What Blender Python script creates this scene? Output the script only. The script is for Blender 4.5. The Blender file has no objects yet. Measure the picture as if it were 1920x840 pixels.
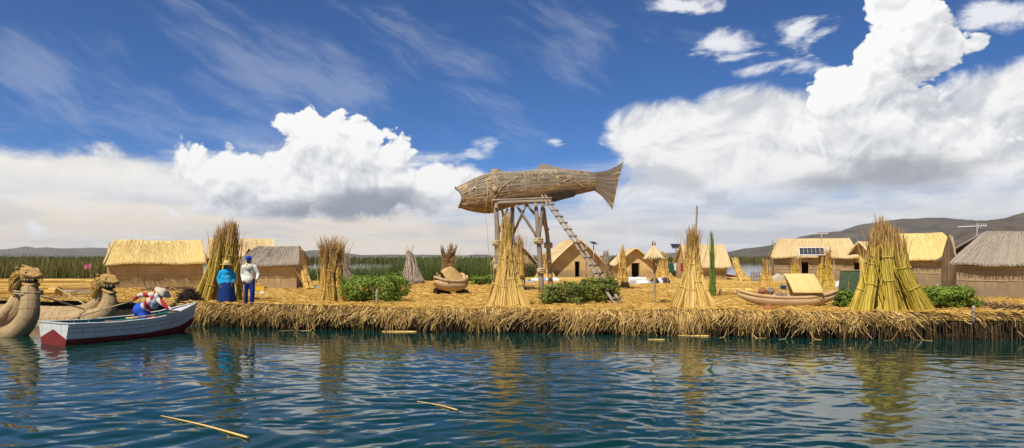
import bpy, bmesh, math, random
import numpy as np
from mathutils import Vector, Matrix

scene = bpy.context.scene
COL = scene.collection
R = math.radians

# ------------------------------------------------------------------ camera
CAMZ, FPX, HX, HY = 2.4, 1280.0, 960.0, 480.0      # eye height, focal length in photo pixels, horizon centre
cam_d = bpy.data.cameras.new('camera')
cam_d.sensor_width = 36.0
cam_d.lens = 36.0 * FPX / 1920.0
cam_d.shift_y = (HY - 420.0) / 1920.0
cam_d.clip_start = 0.1
cam_d.clip_end = 30000.0
cam = bpy.data.objects.new('camera', cam_d)
cam.location = (0, 0, CAMZ)
cam.rotation_euler = (R(90), 0, 0)
COL.objects.link(cam)
scene.camera = cam

# ------------------------------------------------------------------ render look
scene.render.engine = 'CYCLES'
scene.cycles.use_denoising = True
scene.cycles.max_bounces = 6
scene.cycles.diffuse_bounces = 3
scene.cycles.glossy_bounces = 3
scene.cycles.volume_bounces = 0
scene.view_settings.view_transform = 'Standard'
scene.view_settings.look = 'None'
scene.view_settings.exposure = 0.35
scene.view_settings.gamma = 1.0

SUN_EL, SUN_AZ = 57.0, -150.0        # degrees; azimuth measured from +Y towards +X

# ------------------------------------------------------------------ node helper
class NT:
    def __init__(s, tree): s.t = tree; s.n = tree.nodes; s.l = tree.links
    def node(s, typ, **kw):
        n = s.n.new(typ)
        for k, v in kw.items(): setattr(n, k, v)
        return n
    def put(s, sock, v):
        if v is None: return
        if isinstance(v, bpy.types.NodeSocket): s.l.new(v, sock)
        else: sock.default_value = v
    def m(s, op, a, b=None, c=None, clamp=False):
        n = s.node('ShaderNodeMath', operation=op, use_clamp=clamp)
        for i, v in enumerate((a, b, c)): s.put(n.inputs[i], v)
        return n.outputs[0]
    def vm(s, op, a, b=None, scale=None):
        n = s.node('ShaderNodeVectorMath', operation=op)
        s.put(n.inputs[0], a)
        if b is not None: s.put(n.inputs[1], b)
        if scale is not None: s.put(n.inputs['Scale'], scale)
        return n.outputs['Value'] if op in ('LENGTH', 'DOT_PRODUCT', 'DISTANCE') else n.outputs['Vector']
    def xyz(s, a, b, c):
        n = s.node('ShaderNodeCombineXYZ')
        for i, v in enumerate((a, b, c)): s.put(n.inputs[i], v)
        return n.outputs[0]
    def sep(s, v):
        n = s.node('ShaderNodeSeparateXYZ'); s.put(n.inputs[0], v)
        return n.outputs
    def noise(s, vec, scale, detail=4.0, rough=0.5, dist=0.0, lac=2.0, dim='3D', out='Fac'):
        n = s.node('ShaderNodeTexNoise', noise_dimensions=dim)
        s.put(n.inputs['Vector'], vec); n.inputs['Scale'].default_value = scale
        n.inputs['Detail'].default_value = detail; n.inputs['Roughness'].default_value = rough
        n.inputs['Lacunarity'].default_value = lac; n.inputs['Distortion'].default_value = dist
        return n.outputs[out]
    def voro(s, vec, scale, detail=0.0, rough=0.5, lac=2.0, dim='3D', feature='F1', smooth=1.0):
        n = s.node('ShaderNodeTexVoronoi', voronoi_dimensions=dim, feature=feature)
        s.put(n.inputs['Vector'], vec); n.inputs['Scale'].default_value = scale
        n.inputs['Detail'].default_value = detail; n.inputs['Roughness'].default_value = rough
        n.inputs['Lacunarity'].default_value = lac
        if feature == 'SMOOTH_F1': n.inputs['Smoothness'].default_value = smooth
        return n.outputs['Distance']
    def rng(s, v, a, b, c=0.0, d=1.0, mode='SMOOTHSTEP'):
        n = s.node('ShaderNodeMapRange', interpolation_type=mode)
        for i, x in enumerate((v, a, b, c, d)): s.put(n.inputs[i], x)
        return n.outputs[0]
    def mix(s, f, a, b, blend='MIX'):
        n = s.node('ShaderNodeMix', data_type='RGBA', blend_type=blend)
        s.put(n.inputs[0], f)
        s.put(n.inputs[6], a if not isinstance(a, tuple) else (*a, 1.0)[:4])
        s.put(n.inputs[7], b if not isinstance(b, tuple) else (*b, 1.0)[:4])
        return n.outputs[2]
    def ramp(s, f, stops):
        n = s.node('ShaderNodeValToRGB')
        e = n.color_ramp.elements
        while len(e) < len(stops): e.new(0.5)
        for el, (p, c) in zip(e, stops): el.position = p; el.color = (*c, 1.0)
        s.put(n.inputs[0], f)
        return n.outputs[0]

# ------------------------------------------------------------------ sky: blue air, high wisps, layered haze, heaped clouds
def sky_dir(px, py):
    """direction (azimuth, tangent of elevation) of a place in the sky"""
    a = math.atan((px - HX) / FPX)
    return a, (HY - py) / FPX * math.cos(a)

LOBES = [  # px, py, rx, ry of each heap: the left cloud, then the tall tower on the right
    (600, 345, 310, 100), (596, 262, 105, 70), (672, 272, 80, 58), (738, 302, 62, 50), (430, 318, 140, 52),
    (810, 355, 105, 62), (325, 388, 80, 30), (430, 384, 115, 40),
    (1700, 45, 100, 105), (1668, 130, 112, 100), (1745, 85, 80, 82), (1590, 175, 88, 78), (1640, 235, 165, 110),
    (1826, 84, 34, 22), (1720, 280, 200, 70), (70, 428, 30, 22)]
def heap_mask(T, p):
    f = None
    for (cx, cy, rx, ry) in LOBES:
        a, e = sky_dir(cx, cy)
        k = (1.0 / (rx / FPX * math.cos(a) ** 2), 1.0 / (ry / FPX * math.cos(a)), 0.0)
        n = T.node('ShaderNodeVectorMath', operation='MULTIPLY_ADD')
        T.put(n.inputs[0], p); n.inputs[1].default_value = k; n.inputs[2].default_value = (-a * k[0], -e * k[1], 0.0)
        v = T.m('MULTIPLY_ADD', T.vm('LENGTH', n.outputs[0]), -min(1.0, ry / 60.0), min(1.0, ry / 60.0))
        f = v if f is None else T.m('SMOOTH_MAX', f, v, 0.12)
    return f
def heap_bumps(T, p):
    b = T.voro(p, 14.0, 3.0, 0.55, 2.2, dim='2D', feature='F1')
    n = T.noise(p, 30.0, 4.0, 0.6, dim='2D')
    return T.m('ADD', T.m('MULTIPLY', T.m('SUBTRACT', 0.46, b), 0.46), T.m('MULTIPLY', T.m('SUBTRACT', n, 0.5), 0.42))

world = bpy.data.worlds.new('World')
scene.world = world
world.use_nodes = True
world.cycles.sampling_method = 'MANUAL'
world.cycles.sample_map_resolution = 256
W = NT(world.node_tree)
W.n.clear()
D = W.vm('NORMALIZE', W.node('ShaderNodeTexCoord').outputs['Generated'])
dx, dy, dz = W.sep(D)
hlen = W.m('SQRT', W.m('ADD', W.m('MULTIPLY', dx, dx), W.m('ADD', W.m('MULTIPLY', dy, dy), 1e-6)))
az = W.m('ARCTAN2', dx, dy)
el = W.m('MINIMUM', W.m('DIVIDE', dz, hlen), 6.0)
P2 = W.xyz(az, el, 0.0)

sky = W.node('ShaderNodeTexSky', sky_type='NISHITA', sun_disc=False, sun_elevation=R(SUN_EL), sun_rotation=R(SUN_AZ))
sky.altitude = 3800.0; sky.air_density = 1.0; sky.dust_density = 0.6; sky.ozone_density = 4.0
SKY_STRENGTH = 0.10
blue = W.mix(1.0, sky.outputs[0], (0.38, 0.70, 1.02), 'MULTIPLY')
blue = W.vm('SCALE', blue, scale=SKY_STRENGTH)

def blob(px, py, rx, ry, p=P2):
    a, e = sky_dir(px, py)
    q = W.vm('MULTIPLY', W.vm('SUBTRACT', p, (a, e, 0.0)),
             (1.0 / (rx / FPX * math.cos(a) ** 2), 1.0 / (ry / FPX * math.cos(a)), 0.0))
    return W.m('SUBTRACT', 1.0, W.vm('LENGTH', q))
def fmax(*v):
    r = v[0]
    for x in v[1:]: r = W.m('MAXIMUM', r, x)
    return r

# high wispy cirrus: fibres of stretched noise, drawn out along a slant
rot = W.node('ShaderNodeVectorRotate', rotation_type='Z_AXIS'); W.put(rot.inputs['Vector'], P2); rot.inputs['Angle'].default_value = R(24)
cw = W.vm('SCALE', W.vm('SUBTRACT', W.noise(P2, 3.5, 3.0, 0.5, dim='2D', out='Color'), (0.5, 0.5, 0.5)), scale=0.10)
cp = W.vm('ADD', rot.outputs[0], cw)
fib = W.noise(W.vm('MULTIPLY', cp, (4.0, 15.0, 1.0)), 1.0, 6.0, 0.66, dim='2D')
cmask = fmax(blob(560, 130, 420, 170), W.m('MULTIPLY', blob(40, 130, 190, 85), 0.9), W.m('MULTIPLY', blob(640, 160, 110, 110), 1.2),
             W.m('MULTIPLY', blob(300, 235, 600, 80), 0.7), W.m('MULTIPLY', blob(1110, 90, 90, 110), 0.5))
cir = W.rng(W.m('ADD', fib, W.m('MULTIPLY', W.m('MAXIMUM', cmask, -0.35), 0.22)), 0.50, 0.86)
cir = W.m('MULTIPLY', cir, 0.21)
# broken small clouds, upper right
alto = fmax(blob(1370, 82, 105, 48), W.m('MULTIPLY', blob(1490, 60, 75, 36), 0.85), blob(1265, 10, 105, 26), W.m('MULTIPLY', blob(1430, 132, 120, 20), 0.7),
            W.m('MULTIPLY', blob(915, 280, 48, 24), 0.9), W.m('MULTIPLY', blob(1040, 266, 26, 11), 0.9), blob(1870, 20, 95, 45), blob(1880, 150, 110, 55))
an = W.noise(W.vm('MULTIPLY', P2, (11.0, 24.0, 1.0)), 1.0, 5.0, 0.62, 0.3, dim='2D')
alt = W.rng(W.m('ADD', an, W.m('MULTIPLY', W.m('MAXIMUM', alto, -0.7), 0.36)), 0.57, 0.84)
alt = W.m('MULTIPLY', alt, 0.9)

# layered cloud low down, all round the horizon
ln = W.noise(W.vm('MULTIPLY', D, (1.6, 1.6, 12.0)), 1.0, 4.0, 0.55, 0.4)
ln2 = W.noise(W.vm('MULTIPLY', D, (4.5, 4.5, 34.0)), 1.0, 4.0, 0.6, 0.6)
lowtop = W.m('ADD', W.m('MULTIPLY', W.m('SUBTRACT', ln, 0.5), 0.20), W.m('MULTIPLY', W.m('SUBTRACT', ln2, 0.5), 0.10))
low = W.rng(W.m('ADD', el, lowtop), 0.150, 0.065)
right = W.rng(az, -0.05, 0.22)
lowcol = W.mix(right, (0.94, 0.83, 0.68), (0.86, 0.86, 0.86))
lowcol = W.mix(W.rng(el, 0.04, 0.18), lowcol, (0.94, 0.93, 0.91))
lowcol = W.mix(W.m('MULTIPLY', W.rng(ln2, 0.42, 0.64), 0.75), lowcol, W.mix(right, (0.66, 0.65, 0.64), (0.60, 0.62, 0.66)))
lowcol = W.mix(W.rng(W.noise(W.vm('MULTIPLY', D, (7.0, 7.0, 26.0)), 1.3, 4.0, 0.6, 0.5), 0.5, 0.72), lowcol, (0.92, 0.90, 0.87))

# broad spread of cloud on the right (flattened top of the storm) with a feathered edge
sn = W.noise(W.vm('MULTIPLY', P2, (1.0, 1.7, 1.0)), 7.0, 6.0, 0.62, 0.35, dim='2D')
sm = fmax(W.m('MULTIPLY', blob(130, 345, 420, 85), 0.9), blob(600, 350, 380, 95), blob(800, 370, 160, 80), blob(1430, 300, 330, 135), blob(1270, 245, 180, 78), blob(1400, 225, 240, 75), blob(1800, 300, 420, 160), blob(1880, 200, 150, 90), blob(1330, 370, 260, 110))
sf = W.m('ADD', sm, W.m('MULTIPLY', W.m('SUBTRACT', sn, 0.5), 1.15))
spread = W.rng(sf, 0.02, 0.34)
sn2 = W.noise(W.vm('MULTIPLY', W.vm('ADD', P2, (-0.006, 0.024, 0.0)), (1.0, 1.7, 1.0)), 7.0, 6.0, 0.62, 0.35, dim='2D')
relief = W.rng(W.m('SUBTRACT', sn2, sn), -0.16, 0.16)
scol = W.mix(relief, (0.96, 0.955, 0.945), (0.62, 0.64, 0.68))
scol = W.mix(W.m('MULTIPLY', W.rng(sn, 0.45, 0.7), 0.45), scol, (0.93, 0.92, 0.905))
scol = W.mix(W.m('MULTIPLY', W.rng(az, -0.35, -0.6), 0.75), scol, (0.93, 0.885, 0.81))
belly = W.rng(W.m('ADD', fmax(blob(1690, 322, 190, 42), W.m('MULTIPLY', blob(1560, 340, 160, 26), 0.7)), W.m('MULTIPLY', W.m('SUBTRACT', ln2, 0.5), 1.1)), -0.05, 0.75)
scol = W.mix(W.m('MULTIPLY', belly, 0.85), scol, (0.37, 0.38, 0.41))

# heaped clouds, shaded by stepping towards the sun
wv = W.vm('SUBTRACT', W.noise(P2, 9.0, 3.0, 0.55, dim='2D', out='Color'), (0.5, 0.5, 0.5))
PW = W.vm('ADD', P2, W.vm('MULTIPLY', wv, (0.055, 0.042, 0.0)))
PF = W.vm('ADD', PW, (-0.02, 0.05, 0.0))
m0 = heap_mask(W, PW); m2 = heap_mask(W, PF)
b0 = heap_bumps(W, PW); b1 = heap_bumps(W, W.vm('ADD', PW, (-0.005, 0.011, 0.0)))
F0 = W.m('ADD', W.m('ADD', m0, b0), 0.05)
cum = W.rng(F0, 0.0, W.rng(el, 0.09, 0.17, 0.30, 0.09))
lit = W.m('ADD', W.m('MULTIPLY', W.m('SUBTRACT', b0, b1), 1.5), W.m('MULTIPLY', W.m('SUBTRACT', m0, m2), 0.62))
lit = W.rng(lit, -0.50, 0.42, mode='LINEAR')
ccol = W.ramp(lit, [(0.0, (0.42, 0.45, 0.50)), (0.30, (0.62, 0.64, 0.68)), (0.58, (0.79, 0.80, 0.815)), (0.90, (0.985, 0.98, 0.97))])
base = W.rng(W.m('ADD', fmax(blob(655, 402, 200, 38), W.m('MULTIPLY', blob(690, 385, 160, 42), 0.9)), W.m('MULTIPLY', W.m('SUBTRACT', ln2, 0.5), 1.1)), -0.05, 0.6)
ccol = W.mix(W.m('MULTIPLY', base, 0.9), ccol, (0.27, 0.31, 0.37))
ccol = W.mix(W.m('MULTIPLY', belly, 0.8), ccol, (0.37, 0.38, 0.41))
cutoff = W.rng(W.m('ADD', el, W.m('MULTIPLY', W.m('SUBTRACT', ln, 0.5), 0.03)), 0.042, 0.066)
cum = W.m('MULTIPLY', cum, W.m('MAXIMUM', cutoff, W.rng(blob(70, 428, 40, 34), 0.0, 0.2)))

c = W.mix(cir, blue, (0.80, 0.83, 0.88))
c = W.mix(alt, c, (0.90, 0.91, 0.93))
c = W.mix(low, c, lowcol)
c = W.mix(W.m('MULTIPLY', spread, W.rng(el, 0.03, 0.11)), c, scol)
c = W.mix(cum, c, ccol)
c = W.mix(W.rng(dz, 0.0, -0.03), c, (0.12, 0.14, 0.14))
bg = W.node('ShaderNodeBackground'); W.put(bg.inputs[0], c); bg.inputs[1].default_value = 0.80
W.l.new(bg.outputs[0], W.node('ShaderNodeOutputWorld').inputs[0])

# ------------------------------------------------------------------ sun
sun_d = bpy.data.lights.new('sun', 'SUN')
sun_d.energy = 4.8
sun_d.angle = R(0.53)
sun_d.color = (1.0, 0.93, 0.82)
sun = bpy.data.objects.new('sun', sun_d)
_s = Vector((math.sin(R(SUN_AZ)) * math.cos(R(SUN_EL)), math.cos(R(SUN_AZ)) * math.cos(R(SUN_EL)), math.sin(R(SUN_EL))))
sun.rotation_euler = _s.to_track_quat('Z', 'Y').to_euler()
COL.objects.link(sun)

# ================================================================== helpers
rs = np.random.RandomState(7)

def P(px, py, Y): return Vector(((px - HX) / FPX * Y, Y, CAMZ - (py - HY) / FPX * Y))
GZ = 0.62
def G(px, py, z=GZ):
    Y = FPX * (CAMZ - z) / (py - HY)
    return Vector(((px - HX) / FPX * Y, Y, z))
def XW(px, Y): return (px - HX) / FPX * Y

def vnoise(x, y, seed=0):
    x = np.asarray(x, float); y = np.asarray(y, float)
    xi = np.floor(x).astype(np.int64); yi = np.floor(y).astype(np.int64)
    fx = x - xi; fy = y - yi
    fx = fx * fx * (3 - 2 * fx); fy = fy * fy * (3 - 2 * fy)
    def h(a, b):
        n = (a * 374761393 + b * 668265263 + seed * 974634777) & 0xFFFFFFFF
        n = ((n ^ (n >> 13)) * 1274126177) & 0xFFFFFFFF
        return ((n ^ (n >> 16)) & 0xFFFF) / 65535.0
    return (h(xi, yi) * (1 - fx) + h(xi + 1, yi) * fx) * (1 - fy) + (h(xi, yi + 1) * (1 - fx) + h(xi + 1, yi + 1) * fx) * fy
def fbm(x, y, o=5, seed=0, gain=0.5):
    s = 0; a = 1.0; t = 0
    for i in range(o):
        s = s + a * (vnoise(x * 2 ** i, y * 2 ** i, seed + i) - 0.5); t += a; a *= gain
    return s / t * 2

def thing(name, label, cat, loc=(0, 0, 0), rotz=0.0, group=None):
    o = bpy.data.objects.new(name, None); COL.objects.link(o)
    o.empty_display_size = 0.2
    o.location = loc; o.rotation_euler = (0, 0, rotz)
    o['label'] = label; o['category'] = cat
    if group: o['group'] = group
    return o
def tag(o, label, cat, group=None):
    o['label'] = label; o['category'] = cat
    if group: o['group'] = group
    return o

class MB:
    """collects geometry for one mesh: vertices, faces, a per-vertex random value, uv"""
    def __init__(s): s.V = []; s.F = []; s.rnd = []; s.uv = []; s.mi = []; s.n = 0
    def add(s, V, F, rnd=None, uv=None, mi=0):
        V = np.asarray(V, float).reshape(-1, 3)
        s.V.append(V)
        s.rnd.append(np.full(len(V), rs.rand()) if rnd is None else np.broadcast_to(np.asarray(rnd, float), (len(V),)))
        s.uv.append(V[:, [0, 2]] if uv is None else np.asarray(uv, float).reshape(-1, 2))
        if isinstance(F, np.ndarray):
            s.F.append((F + s.n, mi))
        else:
            by = {}
            for f in F: by.setdefault(len(f), []).append(f)
            for k, fs in by.items(): s.F.append((np.asarray(fs, np.int64) + s.n, mi))
        s.n += len(V)
        return s
    def build(s, name, mats, parent=None, smooth=False, kind=None, loc=None, rot=None):
        V = np.concatenate(s.V); rnd = np.concatenate(s.rnd); uv = np.concatenate(s.uv)
        me = bpy.data.meshes.new(name)
        me.vertices.add(len(V)); me.vertices.foreach_set('co', V.astype(np.float32).ravel())
        loops = np.concatenate([f.ravel() for f, _ in s.F]).astype(np.int32)
        tot = np.concatenate([np.full(len(f), f.shape[1]) for f, _ in s.F]).astype(np.int32)
        mi = np.concatenate([np.full(len(f), m) for f, m in s.F]).astype(np.int32)
        start = np.concatenate([[0], np.cumsum(tot)[:-1]]).astype(np.int32)
        me.loops.add(len(loops)); me.loops.foreach_set('vertex_index', loops)
        me.polygons.add(len(tot)); me.polygons.foreach_set('loop_start', start); me.polygons.foreach_set('loop_total', tot)
        me.polygons.foreach_set('material_index', mi)
        me.polygons.foreach_set('use_smooth', np.full(len(tot), bool(smooth)))
        a = me.attributes.new('rnd', 'FLOAT', 'POINT'); a.data.foreach_set('value', rnd.astype(np.float32))
        u = me.uv_layers.new(name='uv'); u.data.foreach_set('uv', uv[loops].astype(np.float32).ravel())
        me.update(); me.validate()
        for m in (mats if isinstance(mats, (list, tuple)) else [mats]): me.materials.append(m)
        o = bpy.data.objects.new(name, me); COL.objects.link(o)
        if parent is not None: o.parent = parent
        if kind: o['kind'] = kind
        if loc is not None: o.location = loc
        if rot is not None: o.rotation_euler = rot
        return o

def strands(mb, Pts, Rad, k=3, rnd=None, mi=0):
    """Pts (n,m,3) polylines, Rad (n,m) or scalar -> thin k-sided tubes"""
    Pts = np.asarray(Pts, float); n, m, _ = Pts.shape
    Rad = np.broadcast_to(np.asarray(Rad, float), (n, m))
    T = np.gradient(Pts, axis=1); T /= np.linalg.norm(T, axis=2, keepdims=True) + 1e-9
    ref = rs.normal(size=(n, 1, 3)); N1 = np.cross(T, ref); N1 /= np.linalg.norm(N1, axis=2, keepdims=True) + 1e-9
    N2 = np.cross(T, N1)
    a = np.arange(k) / k * 2 * np.pi
    V = Pts[:, :, None, :] + Rad[:, :, None, None] * (np.cos(a)[None, None, :, None] * N1[:, :, None, :] + np.sin(a)[None, None, :, None] * N2[:, :, None, :])
    i = np.arange(n)[:, None, None] * m * k; j = np.arange(m - 1)[None, :, None] * k; c = np.arange(k)[None, None, :]; c2 = (c + 1) % k
    Q = np.stack([i + j + c, i + j + c2, i + j + k + c2, i + j + k + c], -1).reshape(-1, 4)
    if rnd is None: rnd = rs.rand(n)
    mb.add(V.reshape(-1, 3), Q, np.repeat(rnd, m * k), uv=np.stack([np.repeat(rnd * 50, m * k), np.tile(np.repeat(np.arange(m), k), n)], -1), mi=mi)
    return mb

def loft(mb, path, rad, k=12, up=(0, 0, 1), rnd=None, caps=True, mi=0, ridge=0.0, nr=0):
    """tube through path with elliptical sections rad = (side, up) per point"""
    path = np.asarray([tuple(p) for p in path], float); m = len(path)
    rad = np.asarray([(r, r) if np.isscalar(r) else r for r in rad], float)
    T = np.gradient(path, axis=0); T /= np.linalg.norm(T, axis=1, keepdims=True) + 1e-9
    S = np.zeros_like(T); prev = None
    for i in range(m):
        s_ = np.cross(T[i], up if prev is None else np.cross(prev, T[i]))
        if np.linalg.norm(s_) < 1e-3: s_ = np.cross(T[i], (0, 1, 0.1))
        s_ /= np.linalg.norm(s_)
        if prev is not None and s_ @ prev < 0: s_ = -s_
        S[i] = s_; prev = s_
    U = np.cross(S, T)
    a = np.arange(k) / k * 2 * np.pi
    rr = 1.0 + (ridge * np.cos(a * nr) if nr else 0 * a)
    V = path[:, None, :] + rad[:, 0, None, None] * (rr * np.cos(a))[None, :, None] * S[:, None, :] + rad[:, 1, None, None] * (rr * np.sin(a))[None, :, None] * U[:, None, :]
    j = np.arange(m - 1)[:, None] * k; c = np.arange(k)[None, :]; c2 = (c + 1) % k
    Q = np.stack([j + c, j + c2, j + k + c2, j + k + c], -1).reshape(-1, 4)
    L = np.concatenate([[0], np.cumsum(np.linalg.norm(np.diff(path, axis=0), axis=1))])
    uv = np.stack(np.meshgrid(a / (2 * np.pi) * 6.28 * rad.mean(), L), -1).reshape(-1, 2)
    mb.add(V.reshape(-1, 3), Q, rnd, uv=uv, mi=mi)
    if caps:
        b = mb.n - m * k
        mb.F.append((np.arange(k)[None, ::-1] + b, mi)); mb.F.append((np.arange(k)[None, :] + b + (m - 1) * k, mi))
    return mb

def smooth_path(pts, n=16):
    """Catmull-Rom through points"""
    p = np.asarray([tuple(q) for q in pts], float)
    p = np.vstack([2 * p[0] - p[1], p, 2 * p[-1] - p[-2]])
    out = []
    segs = len(p) - 3
    for t in np.linspace(0, segs - 1e-6, n):
        i = int(t); f = t - i
        a, b, c, d = p[i], p[i + 1], p[i + 2], p[i + 3]
        out.append(0.5 * ((2 * b) + (-a + c) * f + (2 * a - 5 * b + 4 * c - d) * f * f + (-a + 3 * b - 3 * c + d) * f ** 3))
    return np.asarray(out)

def ring(mb, c, axis, r, t=0.02, k=5, n=14, rnd=None, squash=1.0):
    """a loop of cord of radius r round an axis"""
    ax = Vector(axis).normalized(); s = ax.orthogonal().normalized(); u = ax.cross(s)
    a = np.linspace(0, 2 * np.pi, n + 1)
    pts = [Vector(c) + s * (r * math.cos(x)) + u * (r * squash * math.sin(x)) for x in a]
    return loft(mb, pts, [t] * len(pts), k, caps=False, rnd=rnd)

def box(mb, c, s, rotz=0.0, mi=0, rnd=None, tilt=None, bev=0.0):
    x, y, z = (q / 2 for q in s)
    V = np.array([(-x, -y, -z), (x, -y, -z), (x, y, -z), (-x, y, -z), (-x, -y, z), (x, -y, z), (x, y, z), (-x, y, z)], float)
    M = Matrix.Rotation(rotz, 3, 'Z')
    if tilt is not None: M = M @ Matrix.Rotation(tilt[0], 3, 'X') @ Matrix.Rotation(tilt[1], 3, 'Y')
    V = V @ np.array(M).T + np.asarray(tuple(c), float)
    uv = np.stack([V[:, 0] + V[:, 1], V[:, 2]], -1)
    return mb.add(V, [(0, 3, 2, 1), (4, 5, 6, 7), (0, 1, 5, 4), (1, 2, 6, 5), (2, 3, 7, 6), (3, 0, 4, 7)], rnd, uv=uv, mi=mi)

def lathe(mb, prof, k=16, c=(0, 0, 0), mi=0, wob=0.0, rnd=None, sx=1.0, sy=1.0):
    prof = np.asarray(prof, float); m = len(prof); a = np.arange(k) / k * 2 * np.pi
    w = 1 + wob * np.sin(a * 5 + 1) + wob * 0.6 * np.sin(a * 8 + 2)
    V = np.stack([prof[:, 0, None] * (np.cos(a) * w)[None] * sx + c[0], prof[:, 0, None] * (np.sin(a) * w)[None] * sy + c[1], np.repeat(prof[:, 1, None], k, 1) + c[2]], -1)
    j = np.arange(m - 1)[:, None] * k; q = np.arange(k)[None]; q2 = (q + 1) % k
    Q = np.stack([j + q, j + q2, j + k + q2, j + k + q], -1).reshape(-1, 4)
    uv = np.stack(np.meshgrid(a * prof[:, 0].max(), prof[:, 1]), -1).reshape(-1, 2)
    mb.add(V.reshape(-1, 3), Q, rnd, uv=uv, mi=mi)
    b = mb.n - m * k
    if prof[0, 0] > 1e-4: mb.F.append((np.arange(k)[None, ::-1] + b, mi))
    if prof[-1, 0] > 1e-4: mb.F.append((np.arange(k)[None] + b + (m - 1) * k, mi))
    return mb

def ellipsoid(mb, c, r, k=14, m=9, M=None, mi=0, rnd=None):
    th = np.linspace(0.0, np.pi, m); a = np.arange(k) / k * 2 * np.pi
    V = np.stack([np.sin(th)[:, None] * np.cos(a)[None] * r[0], np.sin(th)[:, None] * np.sin(a)[None] * r[1], np.repeat(np.cos(th)[:, None], k, 1) * r[2]], -1).reshape(-1, 3)
    if M is not None: V = V @ np.array(M.to_3x3()).T
    V = V + np.asarray(tuple(c), float)
    j = np.arange(m - 1)[:, None] * k; q = np.arange(k)[None]; q2 = (q + 1) % k
    Q = np.stack([j + q, j + k + q, j + k + q2, j + q2], -1).reshape(-1, 4)
    return mb.add(V, Q, rnd, mi=mi)

def remesh(o, vox, smooth=6):
    """fuse overlapping shapes of one object into one continuous skin"""
    m = o.modifiers.new('r', 'REMESH'); m.mode = 'VOXEL'; m.voxel_size = vox; m.use_smooth_shade = True
    s_ = o.modifiers.new('s', 'SMOOTH'); s_.iterations = smooth; s_.factor = 0.5
    bpy.context.view_layer.update()
    dg = bpy.context.evaluated_depsgraph_get()
    me = bpy.data.meshes.new_from_object(o.evaluated_get(dg))
    old = o.data; o.modifiers.clear(); o.data = me
    me.materials.clear()
    for mt in old.materials: me.materials.append(mt)
    bpy.data.meshes.remove(old)
    return o

# ================================================================== materials
def new_mat(name):
    m = bpy.data.materials.new(name); m.use_nodes = True
    T = NT(m.node_tree); b = T.n['Principled BSDF']
    return m, T, b
def plain(name, col, rough=0.7, var=0.12, scale=6.0, bump=0.0, bscale=30.0, metal=0.0, spec=0.3):
    m, T, b = new_mat(name)
    co = T.node('ShaderNodeTexCoord').outputs['Object']
    n = T.noise(co, scale, 5.0, 0.6)
    d = tuple(c * (1 - var * 1.6) for c in col); l = tuple(min(1, c * (1 + var)) for c in col)
    T.put(b.inputs['Base Color'], T.ramp(n, [(0.3, d), (0.7, l)]))
    b.inputs['Roughness'].default_value = rough; b.inputs['Metallic'].default_value = metal
    b.inputs['Specular IOR Level'].default_value = spec
    if bump:
        bn = T.node('ShaderNodeBump'); bn.inputs['Strength'].default_value = 0.6; bn.inputs['Distance'].default_value = bump
        T.put(bn.inputs['Height'], T.noise(co, bscale, 4.0, 0.6)); T.l.new(bn.outputs[0], b.inputs['Normal'])
    return m
def reed(name, stops, rough=0.62, patch=0.35):
    """strands: each strand has its own colour, patches of age over the whole"""
    m, T, b = new_mat(name)
    r = T.node('ShaderNodeAttribute', attribute_name='rnd').outputs['Fac']
    co = T.node('ShaderNodeTexCoord').outputs['Object']
    n = T.noise(co, 1.7, 4.0, 0.6); n2 = T.noise(co, 14.0, 3.0, 0.6)
    f = T.m('ADD', T.m('MULTIPLY', r, 1 - patch), T.m('MULTIPLY', T.m('ADD', T.m('MULTIPLY', n, 0.6), T.m('MULTIPLY', n2, 0.4)), patch))
    k = len(stops)
    T.put(b.inputs['Base Color'], T.ramp(f, [(0.1 + 0.8 * i / (k - 1), c) for i, c in enumerate(stops)]))
    b.inputs['Roughness'].default_value = rough; b.inputs['Specular IOR Level'].default_value = 0.25
    return m
def thatch(name, cols, su=34.0, sv=1.3, bump=0.02, patch=0.4, band=0.0, pat_scale=1.1, damp=0.0):
    """laid reeds: streaks along v (down the slope), fine relief"""
    m, T, b = new_mat(name)
    uv = T.node('ShaderNodeUVMap', uv_map='uv').outputs[0]
    st = T.noise(T.vm('MULTIPLY', uv, (su, sv, 1.0)), 1.0, 4.0, 0.65, dim='2D')
    pt = T.noise(uv, pat_scale, 5.0, 0.6, dim='2D')
    f = T.m('ADD', T.m('MULTIPLY', st, 1 - patch), T.m('MULTIPLY', pt, patch))
    k = len(cols)
    col = T.ramp(f, [(0.3 + 0.4 * i / (k - 1), c) for i, c in enumerate(cols)])
    if band:
        u_, v_, _ = T.sep(uv)
        w = T.m('ADD', v_, T.m('MULTIPLY', T.m('SUBTRACT', T.noise(uv, 2.0, 2.0, dim='2D'), 0.5), 0.05))
        fr = T.m('FRACT', T.m('MULTIPLY', w, band))
        col = T.mix(T.m('MULTIPLY', T.rng(fr, 0.07, 0.0), 0.5), col, tuple(c * 0.45 for c in cols[0]))
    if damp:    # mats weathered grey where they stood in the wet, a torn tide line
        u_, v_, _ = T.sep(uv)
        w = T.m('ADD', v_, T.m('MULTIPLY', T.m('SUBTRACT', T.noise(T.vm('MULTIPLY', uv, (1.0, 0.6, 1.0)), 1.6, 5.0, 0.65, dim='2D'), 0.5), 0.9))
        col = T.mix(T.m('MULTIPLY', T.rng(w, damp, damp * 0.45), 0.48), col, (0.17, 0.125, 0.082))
    T.put(b.inputs['Base Color'], col)
    b.inputs['Roughness'].default_value = 0.75; b.inputs['Specular IOR Level'].default_value = 0.2
    bn = T.node('ShaderNodeBump'); bn.inputs['Strength'].default_value = 0.8; bn.inputs['Distance'].default_value = bump
    T.put(bn.inputs['Height'], st); T.l.new(bn.outputs[0], b.inputs['Normal'])
    return m

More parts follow.
